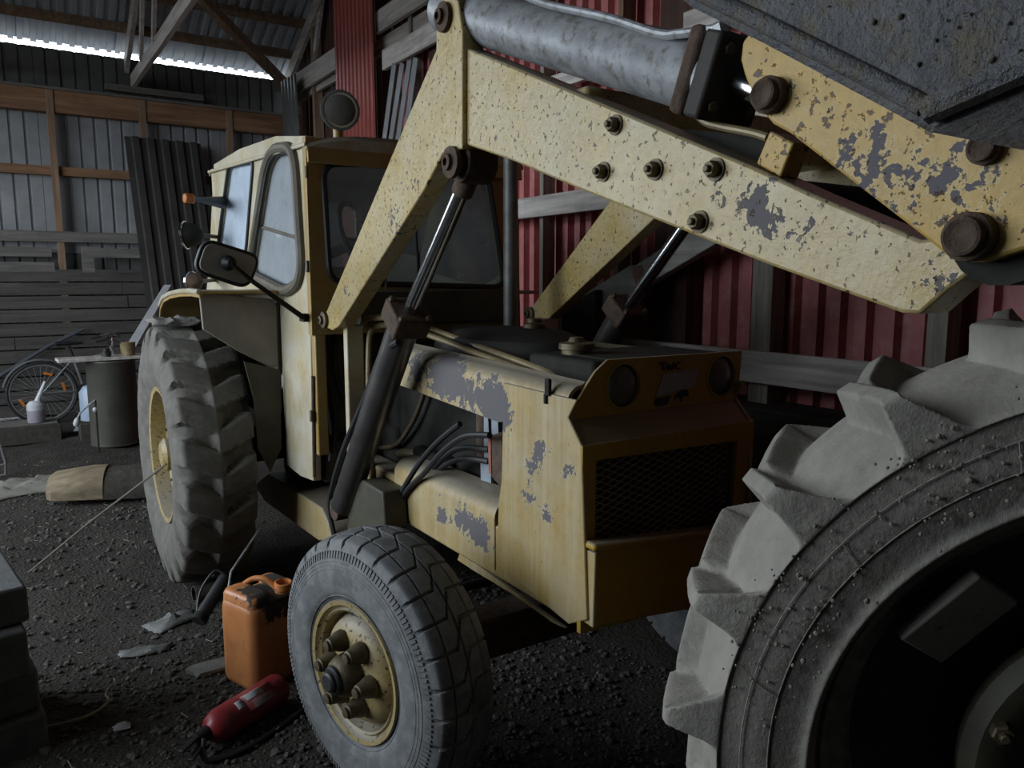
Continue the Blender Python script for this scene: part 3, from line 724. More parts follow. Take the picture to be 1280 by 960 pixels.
obj('hydraulic_pipe', MB().tube(smoothpath([(1.410, 3.005, 1.397), (1.410, 2.739, 1.376), (1.410, 2.345, 1.331), (1.410, 2.066, 1.301), (1.410, 1.911, 1.289)]), .012, 10), M['pipe'], TR)
ex = [(1.938, 2.950, 2.130), (1.938, 2.950, 1.356)]
obj('exhaust_pipe', MB().cyl((ex[1][0], 2.95, 1.30), (ex[0][0], 2.95, 2.35), .032, 18), M['exhaust'], TR)
hose = M['black']
for pts in ([(1.285, 2.905, 0.539), (1.285, 2.852, 0.640), (1.285, 2.724, 0.778), (1.285, 2.585, 0.904), (1.285, 2.433, 1.013), (1.285, 2.273, 1.103)], [(1.290, 2.884, 0.533), (1.290, 2.831, 0.644), (1.290, 2.705, 0.769), (1.290, 2.563, 0.865), (1.290, 2.419, 0.973), (1.290, 2.255, 1.061), (1.290, 2.087, 1.095)],
            [(1.360, 2.882, 0.744), (1.360, 2.703, 0.805), (1.360, 2.551, 0.911), (1.360, 2.407, 0.984), (1.360, 2.201, 1.017)], [(1.370, 2.952, 0.699), (1.370, 2.723, 0.792), (1.370, 2.544, 0.889), (1.370, 2.396, 0.946), (1.370, 2.218, 0.970)],
            [(1.420, 3.317, 0.808), (1.420, 3.093, 0.864), (1.420, 2.951, 0.964), (1.420, 2.871, 1.045), (1.420, 2.809, 1.131)], [(1.400, 3.024, 0.520), (1.400, 2.997, 0.582), (1.400, 2.969, 0.661)]):
    obj('hose', MB().tube(smoothpath(pts, 5), .011, 8), hose if pts[0][0] != 1.42 else M['nut'], TR)
st = [(1.420, 2.352, 1.121), (1.420, 2.288, 0.876)]
for k in range(2):
    q = [(1.400, 2.336, 1.122), (1.400, 2.276, 1.119), (1.400, 2.256, 0.880), (1.400, 2.327, 0.876)] if k == 0 else [(1.400, 2.254, 1.120), (1.400, 2.212, 1.118), (1.400, 2.202, 1.018), (1.400, 2.250, 1.020)]
    obj('filter_plate', MB().prism(q, (.01, 0, 0)), M['battery'], TR)
rp = [(1.335, 2.165, 1.074), (1.335, 2.085, 1.101), (1.335, 2.081, 0.908), (1.335, 2.161, 0.945)]
obj('fuse_box', MB().prism(rp, (.006, 0, 0)), M['rust'], TR)
re_ = [(1.332, 2.166, 1.074), (1.332, 2.150, 1.080), (1.332, 2.146, 0.946), (1.332, 2.162, 0.945)]
obj('red_edge', MB().prism(re_, (.006, 0, 0)), M['redplate'], TR)
obj('exhaust_manifold', MB().tube(smoothpath([(1.450, 3.390, 0.731), (1.450, 3.117, 0.819), (1.450, 2.878, 0.858), (1.450, 2.692, 0.887)]), .02, 10), M['nut'], TR)
obj('fuel_filter', MB().cyl((1.43, 2.33, .95), (1.43, 2.33, 1.12), .04, 16), M['rust'], TR)
# --- loader frame
fpst = [(1.170, 3.049, 1.423), (1.170, 2.884, 1.430), (1.170, 2.946, 0.566), (1.170, 3.119, 0.554)]
obj('loader_post', MB().box((1.205, 3.02, 1.08), (.075, .04, .66)), M['cab'], TR, bevel=.006)
obj('loader_post', MB().box((1.235+DX-.11, 3.02, 1.08), (.11, .09, .66)), M['cab'], TR, bevel=.006)
obj('loader_foot', MB().prism([(1.200, 2.962, 0.764), (1.200, 2.750, 0.762), (1.200, 2.728, 0.605), (1.200, 3.146, 0.475), (1.200, 3.132, 0.654)], (.1, 0, 0)), M['firewall'], TR, bevel=.008)
for k, pts in enumerate(([(1.270, 3.094, 0.506), (1.270, 3.125, 0.862), (1.270, 3.122, 1.285), (1.270, 3.052, 1.420), (1.270, 2.870, 1.444), (1.270, 2.705, 1.454)], [(1.300, 3.056, 0.548), (1.300, 3.102, 0.934), (1.300, 3.088, 1.286), (1.300, 3.040, 1.385), (1.300, 2.908, 1.412), (1.300, 2.734, 1.418)])):
    obj('hydraulic_pipe', MB().tube(smoothpath(pts), .013, 10), M['pipe'], TR)
for pts in ([(1.160, 2.488, 1.376), (1.160, 2.543, 1.360), (1.160, 2.628, 1.330), (1.160, 2.816, 1.126), (1.160, 3.048, 0.890), (1.160, 3.209, 0.679), (1.160, 3.250, 0.558), (1.160, 3.181, 0.429)], [(1.220, 3.346, 0.368), (1.220, 3.325, 0.482), (1.220, 3.287, 0.576)],):
    obj('hose', MB().tube(smoothpath(pts), .012, 8), M['black'], TR)
# --- loader arms
XA = 1.13
Aq = [(1.130, 2.078, 2.412), (1.130, 2.120, 2.344), (1.130, 2.122, 2.272), (1.130, 3.113, 1.471), (1.130, 3.174, 1.435), (1.130, 3.149, 1.396), (1.130, 3.064, 1.387), (1.130, 2.990, 1.407), (1.130, 2.213, 1.876), (1.130, 2.090, 1.969), (1.130, 1.970, 1.967), (1.130, 1.964, 2.282), (1.130, 1.994, 2.396)]
Bq = [(1.145, 2.009, 2.261), (1.145, 1.735, 2.143), (1.145, 0.951, 1.800), (1.145, 0.832, 1.744), (1.145, 0.635, 1.657), (1.145, 0.551, 1.666), (1.145, 0.527, 1.633), (1.145, 0.589, 1.584), (1.145, 0.627, 1.547), (1.145, 0.658, 1.548), (1.145, 0.906, 1.624), (1.145, 1.447, 1.805), (1.145, 1.735, 1.906), (1.145, 2.014, 1.992)]
Iq = [(1.225, 2.170, 2.303), (1.225, 1.857, 2.187), (1.225, 1.447, 2.014), (1.225, 1.230, 1.918), (1.225, 0.979, 1.862), (1.225, 0.994, 1.793), (1.225, 1.857, 2.119), (1.225, 2.028, 2.191)]
def arm(dx, far):
    s = lambda P: [(p[0]+dx, p[1], p[2]) for p in P]
    a = obj('rear_boom', MB().prism(s(Aq), (.07, 0, 0)), M['arm'], TR, bevel=.004)
    b = obj('front_boom', MB().prism(s(Bq), (.085, 0, 0)), M['arm'], TR, bevel=.006)
    obj('inner_plate', MB().prism(s(Iq), (.012, 0, 0)), M['dark'], TR)
    for c, r_ in (((407,400), .028), ((567,203), .036), ((557,22), .034)):
        pass
    return a, b
Apins = [(1.130, 3.136, 1.427), (1.130, 2.022, 1.935), (1.130, 2.061, 2.346)]
Bnuts = [(1.145, 1.324, 1.931), (1.145, 1.362, 1.836), (1.145, 1.197, 1.822), (1.145, 1.035, 1.804), (1.145, 1.071, 1.709)]
for dx in (0, DX):
    a, b = arm(dx, dx > 0)
    sx = -1
    for (p, r_) in zip(Apins, (.030, .040, .036)):
        q = Vector((p[0]+dx, p[1], p[2]))
        obj('pivot_pin', MB().lathe([(-.10,.8*r_),(.0,.8*r_),(.0,r_*1.15),(.014,r_*1.15),(.016,r_*.9),(.018,r_*.62),(.028,r_*.58),(.030,r_*.3),(.020,r_*.28),(.020,0)], q, (-1,0,0), 22), M['rust'] if r_ > .031 else M['nut'], a)
    for p in Bnuts:
        obj('bolt', hexnut(MB().lathe([(0,.022),(.004,.022)], Vector(p)+Vector((dx,0,0)), (-1,0,0), 18), Vector(p)+Vector((dx-.004,0,0)), (-1,0,0), .0155, .018, .007), M['nut'], b, smooth=20)
# tubes that tie the two arms together
obj('cross_tube', MB().box((XM, 1.55, 1.99), (DX-.1, .16, .12)), M['arm'], TR, bevel=.01)
obj('cross_tube', MB().cyl((1.2, .98, 1.74), (2.2, .98, 1.74), .05, 18), M['dark'], TR)
# stop bracket on the near arm
sbk = [(1.160, 0.955, 1.806), (1.160, 0.928, 1.860), (1.160, 0.876, 1.832), (1.160, 0.901, 1.776)]
obj('stop_bracket', MB().prism(sbk, (.05, 0, 0)), M['ear'], TR, bevel=.004)
# lift cylinders
LC = [(1.200, 2.026, 1.941), (1.200, 2.503, 1.459), (1.200, 3.174, 0.600)]
def lift(dx):
    p0, p1, p2 = [Vector((p[0]+dx, p[1], p[2])) for p in LC]; d = (p2-p0).normalized()
    b = obj('lift_cylinder', MB().cyl(p1, p2, .058, 28), M['barrel'], TR, bevel=.004)
    obj('piston_rod', MB().cyl(p0+d*.03, p1+d*.03, .027, 20), M['chrome'], b)
    obj('rod_eye', MB().lathe([(-.05,.062),(.05,.062)], p0, (1,0,0), 26).cyl(p0, p0+d*.11, .034, 16), M['rust'], b, bevel=.004)
    u = d.cross(Vector((1,0,0))).normalized()
    R_ = Matrix((Vector((1,0,0)), u, d)).transposed()
    g = obj('gland_block', MB().box(p1, (.135, .135, .085), R_), M['rust'], b, bevel=.008)
    for i, j in ((-1,-1),(1,-1),(1,1),(-1,1)):
        obj('bolt', hexnut(MB(), p1 - d*.042 + Vector((1,0,0))*i*.052 + u*j*.052, -d, .012, .014, .004), M['nut'], g, smooth=20)
    obj('cylinder_foot', MB().lathe([(-.045,.05),(.045,.05)], p2+d*.02, (1,0,0), 22), M['rust'], b, bevel=.004)
lift(0); lift(DX-.02)
# --- dump cylinder
DC = [(1.215, 2.262, 2.443), (1.215, 1.101, 1.995), (1.215, 0.963, 1.934)]
p0, p1, p2 = [Vector(p) for p in DC]; d = (p2-p0).normalized()
dc = obj('dump_cylinder', MB().lathe([(0,.03),(.05,.072),(.09,.072),((p1-p0).length-.03,.072),((p1-p0).length-.02,.078),((p1-p0).length,.078)], p0+d*.02, d, 40), M['steel'], TR)
u = d.cross(Vector((1,0,0))).normalized(); R_ = Matrix((Vector((1,0,0)), u, d)).transposed()
obj('gland_flange', MB().box(p1-d*.012, (.165, .165, .04), R_), M['rust'], dc, bevel=.012)
gl = obj('gland_block', MB().box(p1+d*.032, (.16, .16, .045), R_), M['grime'], dc, bevel=.008)
obj('piston_rod', MB().cyl(p1, p2, .030, 20), M['chrome'], dc)
for i, j in ((-1,-1),(1,-1),(1,1),(-1,1)):
    obj('bolt', hexnut(MB(), p1 + d*.05 + Vector((1,0,0))*i*.052 + u*j*.052, d, .012, .012), M['nut'], gl, smooth=20)
obj('oil_pipe', MB().tube(smoothpath([(1.150, 1.743, 2.335), (1.150, 1.602, 2.260), (1.150, 1.363, 2.164), (1.150, 1.207, 2.092), (1.150, 1.144, 2.076), (1.150, 1.050, 2.061)], 5), .0095, 10), M['steel'], dc)
obj('pipe_union', MB().lathe([(0,.014),(.022,.014)], [(1.150, 1.054, 2.059)][0], (0,-1,.1), 6), M['steel'], dc, smooth=0)
obj('oil_pipe', MB().tube(smoothpath([(1.200, 1.148, 1.934), (1.200, 1.116, 1.909), (1.200, 1.079, 1.895), (1.200, 1.000, 1.871), (1.200, 0.963, 1.857)], 5), .008, 10), M['pipe'], dc)
# --- bucket and its bracket
E_ = [(1.090, 0.940, 1.972), (1.090, 0.937, 2.001), (1.090, 0.920, 2.015), (1.090, 0.819, 1.951), (1.090, 0.679, 1.866), (1.090, 0.600, 1.817), (1.090, 0.476, 1.825), (1.090, 0.435, 1.647), (1.090, 0.501, 1.627), (1.090, 0.521, 1.621), (1.090, 0.558, 1.625), (1.090, 0.605, 1.662), (1.090, 0.835, 1.836), (1.090, 0.868, 1.855), (1.090, 0.902, 1.892), (1.090, 0.930, 1.944)]
ear = obj('bucket_bracket', MB().prism(E_, (.03, 0, 0)), M['ear'], TR, bevel=.005)
ear2 = obj('bucket_bracket', MB().prism([(p[0]+DX-.02, p[1], p[2]) for p in E_], (.03, 0, 0)), M['ear'], TR, bevel=.005)
for q, r_, hh in (([(1.090, 0.867, 1.899)][0], .025, .03), ([(1.090, 0.532, 1.655)][0], .027, .035), ([(1.090, 0.524, 1.768)][0], .018, .02)):
    obj('bracket_pin', MB().lathe([(-.12,r_*.8),(0,r_*.8),(0,r_*1.2),(hh*.6,r_*1.2),(hh*.7,r_),(hh,r_*.95),(hh*1.05,r_*.8),(hh*.9,r_*.5),(hh*.9,0)], q, (-1,0,0), 24), M['rust'], ear)
obj('knuckle', MB().cyl((1.12, .51, 1.66), (1.30, .51, 1.66), .07, 20), M['dark'], TR)
S_ = [(0.820, 0.867, 2.042), (0.820, 0.788, 1.976), (0.820, 0.665, 1.900), (0.820, 0.511, 1.801), (0.820, 0.451, 1.761), (0.820, 0.359, 1.785), (0.820, 0.282, 1.807)]
top = [(.82, -.45, 2.25), (.82, -.25, 2.52), (.82, .45, 2.66), (.82, .98, 2.60), (.82, 1.0, 2.35)]
side = S_ + top
bk = obj('bucket', MB().loft([[(x_, p[1], p[2]) for p in S_[::-1]] + [(x_, 1.0, 2.35), (x_, .98, 2.6)] for x_ in (.82, 2.5)], closed=False, caps=False), M['bucket'], TR, solid=.02)
obj('bucket_side', MB().prism(side, (-.016, 0, 0)), M['bucket'], bk, bevel=.004)
obj('bucket_side', MB().prism([(2.516, p[1], p[2]) for p in side], (-.016, 0, 0)), M['bucket'], bk, bevel=.004)
obj('edge_bar', MB().tube([Vector(p)+Vector((-.014, 0, .014)) for p in S_[:5]], .011, 14), M['bucket'], bk)
obj('cutting_edge', MB().tube([Vector(p)+Vector((-.012, 0, .010)) for p in S_[4:]], .015, 8), M['bucket'], bk)
clods = pebbles(0, (0,1,0,1), .01, .02)
for _ in range(520):
    t = random.random(); uu = random.random()
    Pq = Vector(random.choice([S_[2], S_[3], S_[4]])).lerp(Vector(S_[4]), random.random())
    c = Vector((.802, Pq.y-random.uniform(0, .45)*1., Pq.z+random.uniform(.02, .34)))
    r_ = .0010+.0035*random.random()**4
    clods.lathe([(0, r_), (r_*.5, r_*.7), (r_*.8, r_*.1)], c, (-1, random.uniform(-.3, .3), random.uniform(-.3, .3)), 6)
clods.V = [v for v in clods.V]
obj('dried_mud', clods, M['mud'], bk)['kind'] = 'stuff'

# --- cab
XC = 1.12; YF = 3.267; XD = 2.19
Cq = [(1.120, 3.267, 2.190), (1.120, 3.296, 1.455), (1.120, 3.333, 0.693), (1.120, 3.515, 0.676), (1.120, 3.722, 0.688), (1.120, 3.729, 1.127), (1.120, 3.907, 1.190), (1.120, 5.335, 1.475), (1.120, 5.191, 1.691), (1.120, 4.926, 2.272), (1.120, 4.332, 2.281), (1.120, 3.689, 2.252)]
H1 = [(1.120, 4.569, 2.221), (1.120, 4.059, 2.189), (1.120, 4.285, 1.728), (1.120, 4.908, 1.801)]
H2 = [(1.120, 3.775, 2.191), (1.120, 3.409, 2.150), (1.120, 3.364, 1.607), (1.120, 3.599, 1.552), (1.120, 4.189, 1.638)]
h1 = rounded(yz(H1), .05); h2 = rounded(yz(H2), [.16, .10, .10, .08, .10])
obj('cab_side', plate(yz(Cq), [h1, h2], .03, fX(XC+.016), .004), M['cab'], TR)
obj('cab_side', plate(yz(Cq), [h1, h2], .03, fX(XD-.016), .004), M['cab'], TR)
for x_, nm in ((XC, 0), (XD, 1)):
    p1_ = obj('side_window', plate(offset2(h1, .008), [], .004, fX(x_+(.014 if nm == 0 else -.014))), M['glass_side' if nm == 0 else 'glass_far'], TR, smooth=0)
    p2_ = obj('door_window', plate(offset2(h2, .008), [], .004, fX(x_+(.014 if nm == 0 else -.014))), M['glass_door' if nm == 0 else 'glass_far'], TR, smooth=0)
    e_ = -.006 if nm == 0 else .006
    obj('window_seal', MB().tube(pX(h1, x_+e_), .011, 8, closed=True), M['black'], p1_)
    obj('window_seal', MB().tube(pX(offset2(h2, .018), x_+e_*1.5), .026, 10, closed=True), M['seal'], p2_)
    obj('glass_bead', MB().tube(pX(offset2(h2, -.006), x_+e_*1.8), .008, 8, closed=True), M['black'], p2_)
# horizontal divider of the door pane
dv = [(1.130, 4.068, 1.864), (1.130, 3.408, 1.772)]
obj('pane_bar', MB().cyl(dv[0], dv[1], .008, 8), M['seal'], TR)
# door edge trim, hinge, lower door flap
te = [(1.112, 3.270, 1.176), (1.112, 3.286, 0.924), (1.112, 3.297, 0.717)]
obj('door_edge', MB().tube(te, .008, 8), M['rust'], TR)
for z_ in ((386,236), (388,330)):
    pass
hg = [(1.100, 3.224, 2.040), (1.100, 3.257, 1.651), (1.100, 3.275, 0.999)]
for q in hg: obj('hinge', MB().box(q, (.012, .02, .05)), M['seal'], TR, bevel=.004)
fr = rounded([(1.10, 1.30), (XD+.02, 1.30), (XD+.02, 2.19), (1.10, 2.19)], [.0, .0, .05, .05])
wh = [(1.182, 3.267, 2.084), (1.998, 3.267, 2.137), (2.103, 3.267, 1.556), (1.193, 3.267, 1.583)]
wf = rounded(xz(wh), .07)
# windscreen frame
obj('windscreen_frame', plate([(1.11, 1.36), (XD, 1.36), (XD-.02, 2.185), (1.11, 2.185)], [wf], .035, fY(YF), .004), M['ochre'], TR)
ws = obj('windscreen', plate(offset2(wf, .008), [], .005, fY(YF)), M['glass_front'], TR, smooth=0)
obj('window_seal', MB().tube(pY(wf, YF-.018), .014, 8, closed=True), M['black'], ws)
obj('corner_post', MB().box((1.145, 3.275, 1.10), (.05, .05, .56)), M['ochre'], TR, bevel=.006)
wp = [(1.597, 3.235, 1.925), (1.607, 3.235, 1.811), (1.617, 3.235, 1.666)]
obj('wiper', MB().tube(wp, .006, 6).box(wp[2], (.012, .012, .10)), M['black'], TR)
obj('windscreen_hook', MB().tube([(1.381, 3.200, 1.558), (1.389, 3.200, 1.586), (1.436, 3.200, 1.593), (1.435, 3.200, 1.550)], .008, 8), M['nut'], TR)
# rear wall with its window
rw_ = rounded([(1.28, 1.62), (2.03, 1.62), (2.03, 2.10), (1.28, 2.10)], .06)
obj('cab_rear', plate([(1.12, 1.0), (XD, 1.0), (XD, 2.25), (1.12, 2.25)], [rw_], .03, fY(4.98), .004), M['cab'], TR)
obj('rear_window', plate(offset2(rw_, .008), [], .005, fY(4.98)), M['glass_door'], TR, smooth=0)
# roof, slightly domed, with a rain gutter
rings = []
for (y_, z_) in ((3.235, 2.165), (3.25, 2.185), (3.6, 2.215), (4.3, 2.245), (5.0, 2.265), (5.02, 2.25)):
    s = []
    for k in range(15):
        t = k/14; xx = 1.108 + (XD+.012-1.108)*t; s.append((xx, y_, z_ + .050*(1-(2*t-1)**4) - .02))
    s += [(p[0], p[1], z_-.035) for p in s[::-1]]
    rings.append(s)
obj('cab_roof', MB().loft(rings), M['cab'], TR)
obj('roof_gutter', MB().beam((1.105, 3.24, 2.155), (1.105, 5.02, 2.24), .012, .018), M['cab'], TR, bevel=.005)
obj('roof_visor', MB().prism([(1.11, 3.235, 2.15), (1.11, 3.225, 2.08), (1.11, 3.24, 2.08), (1.11, 3.26, 2.15)], (XD-1.11, 0, 0)), M['ochre'], TR, bevel=.004)
# work lamp on the roof
wl_ = [(1.261, 3.240, 2.308)][0]; c = Vector(wl_); ax = Vector((-.28, -1, -.06)).normalized()
lamp = obj('work_lamp', MB().lathe([(-.075,.01),(-.07,.035),(-.045,.062),(-.01,.077),(.005,.080),(.012,.078),(.012,.070)], c, ax, 32), M['cab'], TR)
obj('lamp_glass', MB().lathe([(.008,.072),(.014,.06),(.02,.03),(.021,0)], c, ax, 32), M['lens'], lamp)
obj('lamp_rim', MB().lathe([(-.004,.078),(-.004,.083),(.012,.083),(.014,.072)], c, ax, 32, caps=False), M['bike'], lamp)
obj('lamp_stalk', MB().cyl(c+Vector((0,.03,-.15)), c+Vector((0,.03,-.06)), .022, 14), M['ochre'], lamp)
# side lamps and mirror (they stick out to -X from the cab side)
ia = [(1.100, 4.709, 2.034)][0]; ib = [(0.860, 4.349, 2.013)][0]
ind = obj('indicator', MB().lathe([(0,.010),(.02,.016),(.06,.010),((Vector(ia)-Vector(ib)).length,.035)], ib, Vector(ia)-Vector(ib), 16), M['black'], TR)
obj('amber_glass', MB().cyl(Vector(ib)+Vector((.018,.01,0)), Vector(ib)-Vector((.03,0,0)), .026, 18), M['orangeglass'], ind, bevel=.006)
def side_lamp(c, ax, r, mount, mat):
    c, ax = Vector(c), Vector(ax).normalized()
    L = obj('side_lamp', MB().lathe([(-r*1.3,r*.2),(-r*1.1,r*.5),(-r*.6,r*.85),(0,r)], c, ax, 26), M[mat], TR)
    obj('lamp_rim', MB().lathe([(-.006,r*1.0),(-.004,r*1.07),(.008,r*1.07),(.012,r*.92)], c, ax, 26, caps=False), M['chrome'], L)
    obj('lamp_glass', MB().lathe([(.004,r*.95),(.012,r*.6),(.016,0)], c, ax, 26), M['lens'], L)
    obj('lamp_arm', MB().cyl(c-ax*r*.9, mount, .012, 10), M['black'], L)
sl1 = [(0.900, 4.737, 1.844)][0]; m1 = [(1.110, 4.935, 1.849)][0]
side_lamp(sl1, (-.85, .5, -.05), .075, m1, 'dark')
sl2 = [(0.930, 4.787, 1.582)][0]; m2 = [(1.110, 5.036, 1.590)][0]
side_lamp(sl2, (-.6, .8, 0), .055, m2, 'rust')
mc = [(0.719, 3.050, 1.657)][0]; me_ = [(1.100, 3.302, 1.431)][0]
hx = [(0.643, 3.050, 1.744), (0.842, 3.050, 1.683), (0.791, 3.050, 1.563), (0.600, 3.050, 1.629)]
mo = rounded(xz(hx), .045, 7)
mir = obj('mirror', plate(mo, [], .02, fY(3.05), .006), M['black'], TR)
obj('mirror_glass', plate(offset2(mo, -.008), [], .004, fY(3.066)), M['chrome'], mir, smooth=0)
obj('mirror_rim', MB().tube(pY(mo, 3.05), .007, 8, closed=True), M['bike'], mir)
obj('mirror_back', plate(offset2(mo, -.010), [], .012, fY(3.036), .003), plain('grey_mirror_back', (.28, .27, .25), .5, var=.25, bump=.05), mir)
obj('ball_socket', MB().lathe([(0,.030),(.015,.028),(.03,.014),(.045,.010)], (mc[0], 3.03, mc[2]), (0,-1,0), 18), M['black'], mir)
obj('mirror_arm', MB().tube([(mc[0], 2.985, mc[2]), [(0.796, 2.985, 1.588)][0], Vector(me_)+Vector((-.012,-.01,0))], [.007, .009, .012], 8), M['dark'], mir)
obj('arm_clamp', MB().box(Vector(me_)+Vector((-.005,0,0)), (.03, .06, .035)), M['dark'], mir, bevel=.004)
# near rear fender
fz = [(0.735, 3.639, 1.544), (0.735, 3.829, 1.548), (0.735, 4.101, 1.541), (0.735, 4.367, 1.525), (0.735, 4.566, 1.501), (0.735, 4.683, 1.458)]
obj('fender_front', MB().prism([(0.751, 3.720, 1.539), (1.071, 3.720, 1.502), (1.100, 3.720, 1.471), (1.096, 3.720, 1.177), (1.065, 3.720, 1.171), (0.918, 3.720, 1.256), (0.759, 3.720, 1.368)], (0, .02, 0)), M['fender'], TR, bevel=.004)
ftop = MB().loft([[(x_, y_, z_) for x_, z_ in ((.735, z0-.03), (.735, z0), (1.12, z0), (1.12, z0-.012), (.747, z0-.012), (.747, z0-.03))] for y_, z0 in [(p[1], p[2]) for p in fz] + [(fz[-1][1]+.25, fz[-1][2]-.35)]])
ft_ = obj('fender_top', ftop, M['ochre'], TR)
obj('fender_rim', MB().tube([Vector(p)+Vector((0,0,-.004)) for p in fz], .013, 8), M['cab'], ft_)  # pale tube: the fender edge's sky reflection put into the colour
obj('fender_inner', MB().prism([(1.10, 3.72, 1.50), (1.10, 4.3, 1.50), (1.10, 4.95, 1.30), (1.10, 5.0, .9), (1.10, 3.74, .95)], (.012, 0, 0)), M['firewall'], TR)
obj('fender_top', MB().box((2.4, 4.3, 1.52), (.45, 1.2, .02)), M['cab'], TR, bevel=.004)
fl2 = [(0.930, 3.700, 1.212), (1.097, 3.700, 1.163), (1.089, 3.700, 0.777), (1.030, 3.700, 0.665), (0.974, 3.700, 0.791), (0.969, 3.700, 1.025)]
obj('mud_flap', MB().prism(fl2, (0, .012, 0)), M['firewall'], TR)
# cab interior
obj('cab_floor', MB().box((1.655, 4.1, .88), (1.0, 1.6, .04)), M['dark'], TR)
sw = [(1.501, 3.620, 1.787)][0]; c = Vector(sw); ax = Vector((.62, -.70, .36)).normalized(); u = Vector((0,0,1)).cross(ax).normalized(); v = ax.cross(u)
ang = .5
stw = obj('steering_wheel', MB().tube([c + u*.19*math.cos(a)+v*.19*math.sin(a) for a in [2*PI*k/40 for k in range(40)]], .014, 8, closed=True), M['black'], TR)
obj('spoke', MB().cyl(c-u*.19, c+u*.19, .008, 8).cyl(c, c-v*.19, .008, 8), M['dark'], stw)
obj('steering_column', MB().cyl(c, c-ax*.45, .025, 12), M['dark'], stw)
obj('seat', MB().box((1.66, 4.25, 1.12), (.46, .45, .12)), M['black'], TR, bevel=.04)
obj('seat_back', MB().box((1.66, 4.50, 1.42), (.46, .10, .50)), M['black'], TR, bevel=.04)
for k, pts in enumerate(([(1.2, 3.33, 1.35), (1.19, 3.30, 1.1), (1.22, 3.32, .8)], [(1.25, 3.33, 1.38), (1.22, 3.28, 1.2), (1.30, 3.30, .95), (1.36, 3.25, .8)], [(1.17, 3.33, 1.3), (1.21, 3.27, 1.0), (1.19, 3.3, .78)])):
    obj('hose', MB().tube(smoothpath(pts), .012, 8), M['black'], TR)
# rag lying on the rear tyre is its own thing
rag = MB(); 
for i in range(9):
    for j in range(9):
        a = i/8-.5; b = j/8-.5
        rag.V.append((.74+.26*a + .03*noise.noise(Vector((a*5, b*5, 1))), 4.28+.30*b + .03*noise.noise(Vector((a*5, b*5, 4))), .684+math.sqrt(max(.0, .690**2-(.30*b-.02)**2)) + .012 + .045*abs(noise.noise(Vector((a*4.3, b*4.3, 8))))))
rag.F = [(i*9+j, i*9+j+1, i*9+j+10, i*9+j+9) for i in range(8) for j in range(8)]
tag(obj('rag', rag, M['rag'], solid=.006, origin=(.74, 4.28, 1.38)), 'crumpled grey rag lying on top of the near rear tyre', 'rag')

# ------------------------------------------------------------------ big lugged wheel standing in the right foreground
BW = thing('tractor_wheel', 'huge mud-dusted lugged tractor wheel standing alone under the bucket in the right foreground', 'wheel', (1.405, .303, 0))
bm_ = Matrix.Translation((0, 0, .788)) @ Matrix.Rotation(PI/2-.90, 4, 'Z') @ Matrix.Rotation(-.05, 4, 'Y')
WB = .42
bl = [(.10,.500),(.075,.516),(.030,.524),(.002,.536),(.006,.556),(-.002,.61),(.000,.65),(.0005,.676),(-.003,.684),(-.001,.715),(.002,.752),(.010,.776),(.040,.783),(.10,.786),(.16,.788),(.21,.789)]
bv = [(.10,.500),(.075,.516),(.030,.524),(.002,.536),(.006,.556),(-.002,.61),(.000,.65),(.0005,.676),(-.003,.684),(.012,.690),(.035,.698),(.055,.705),(.085,.714),(.12,.722),(.16,.727),(.21,.729)]
def big_mask(T, t, Rl):
    N = 21; f = np.clip((Rl-.685)/.091, 0, 1); fi = np.where((t > .08) & (t < .92), 1., f)
    def side(q, ph):
        phi = (T - math.radians(2.9) - ph*2*PI/N)*N/(2*PI) + .45*np.clip(q-.04, 0, .5)
        dd = phi-np.round(phi)
        wr = .36*(1-fi)+.10*fi; wl_ = .15*(1-fi)+.085*fi
        d = np.where(dd > 0, dd-wr, -dd-wl_)
        return (1-np.clip((d+.03)/.075, 0, 1))*(1-sstep(q, .50, .60))
    return np.maximum(side(t, 0), side(1-t, .12)*.8)
Lb, Vb = both(bl, bv, WB, 6)
btm = tyre_mesh(Lb, Vb, big_mask, 1680, WB)
bt = obj('tyre', btm, M['rubber_big'], BW, mtx=bm_, smooth=60)
mr_ = MB()
for rr, xx in ((.645, -.0035), (.600, -.002)):
    mr_.tube([(xx, rr*math.cos(2*PI*k/90), rr*math.sin(2*PI*k/90)) for k in range(90)], .0012, 6, closed=True)
for k in range(14):
    a = 2*PI*k/14+.2; mr_.tube([(-.005, rr*math.cos(a+(rr-.6)*.5), rr*math.sin(a+(rr-.6)*.5)) for rr in (.60, .625, .645)], .0012, 5)
obj('sidewall_lines', mr_, M['rubber_big'], bt)
cl = MB()
for _ in range(330):
    a = random.choice([random.gauss(.95, .13), random.gauss(.42, .10), random.gauss(1.35, .1), random.uniform(.1, 1.6)]); rr = random.choice([random.gauss(.60, .025), random.gauss(.67, .02)])
    r_ = .0016*(1+abs(random.gauss(0, .9))); cc = Vector((-.005, rr*math.cos(a), rr*math.sin(a)))
    cl.lathe([(0, r_), (r_*.5, r_*.75), (r_*.8, r_*.1)], cc, (-1, random.uniform(-.4, .4), random.uniform(-.4, .4)), 5)
obj('mud_crumbs', cl, plain('pale_mud_crumbs', (.20, .185, .15), .95, var=.3, bump=.3), bt)['kind'] = 'stuff'
br = obj('rim', MB().lathe([(.095,.500),(.080,.516),(.062,.520),(.055,.512),(.062,.500),(.085,.492),(.10,.474),(.115,.464),(.16,.456),(.33,.462),(.36,.49)], (0,0,0), (1,0,0), 72, caps=False), plain('grey_dusty_rim', (.28,.275,.25), .6, .0, var=.4, scale=12, c2=(.16,.15,.12), bump=.3), BW, mtx=bm_)
mdk = M['dark']
def bb(y, z, x=.0): return Vector((x, -y, z))      # local point from (e, z) in the wheel plane
e_dir = Vector((0, -math.cos(.0), 0))
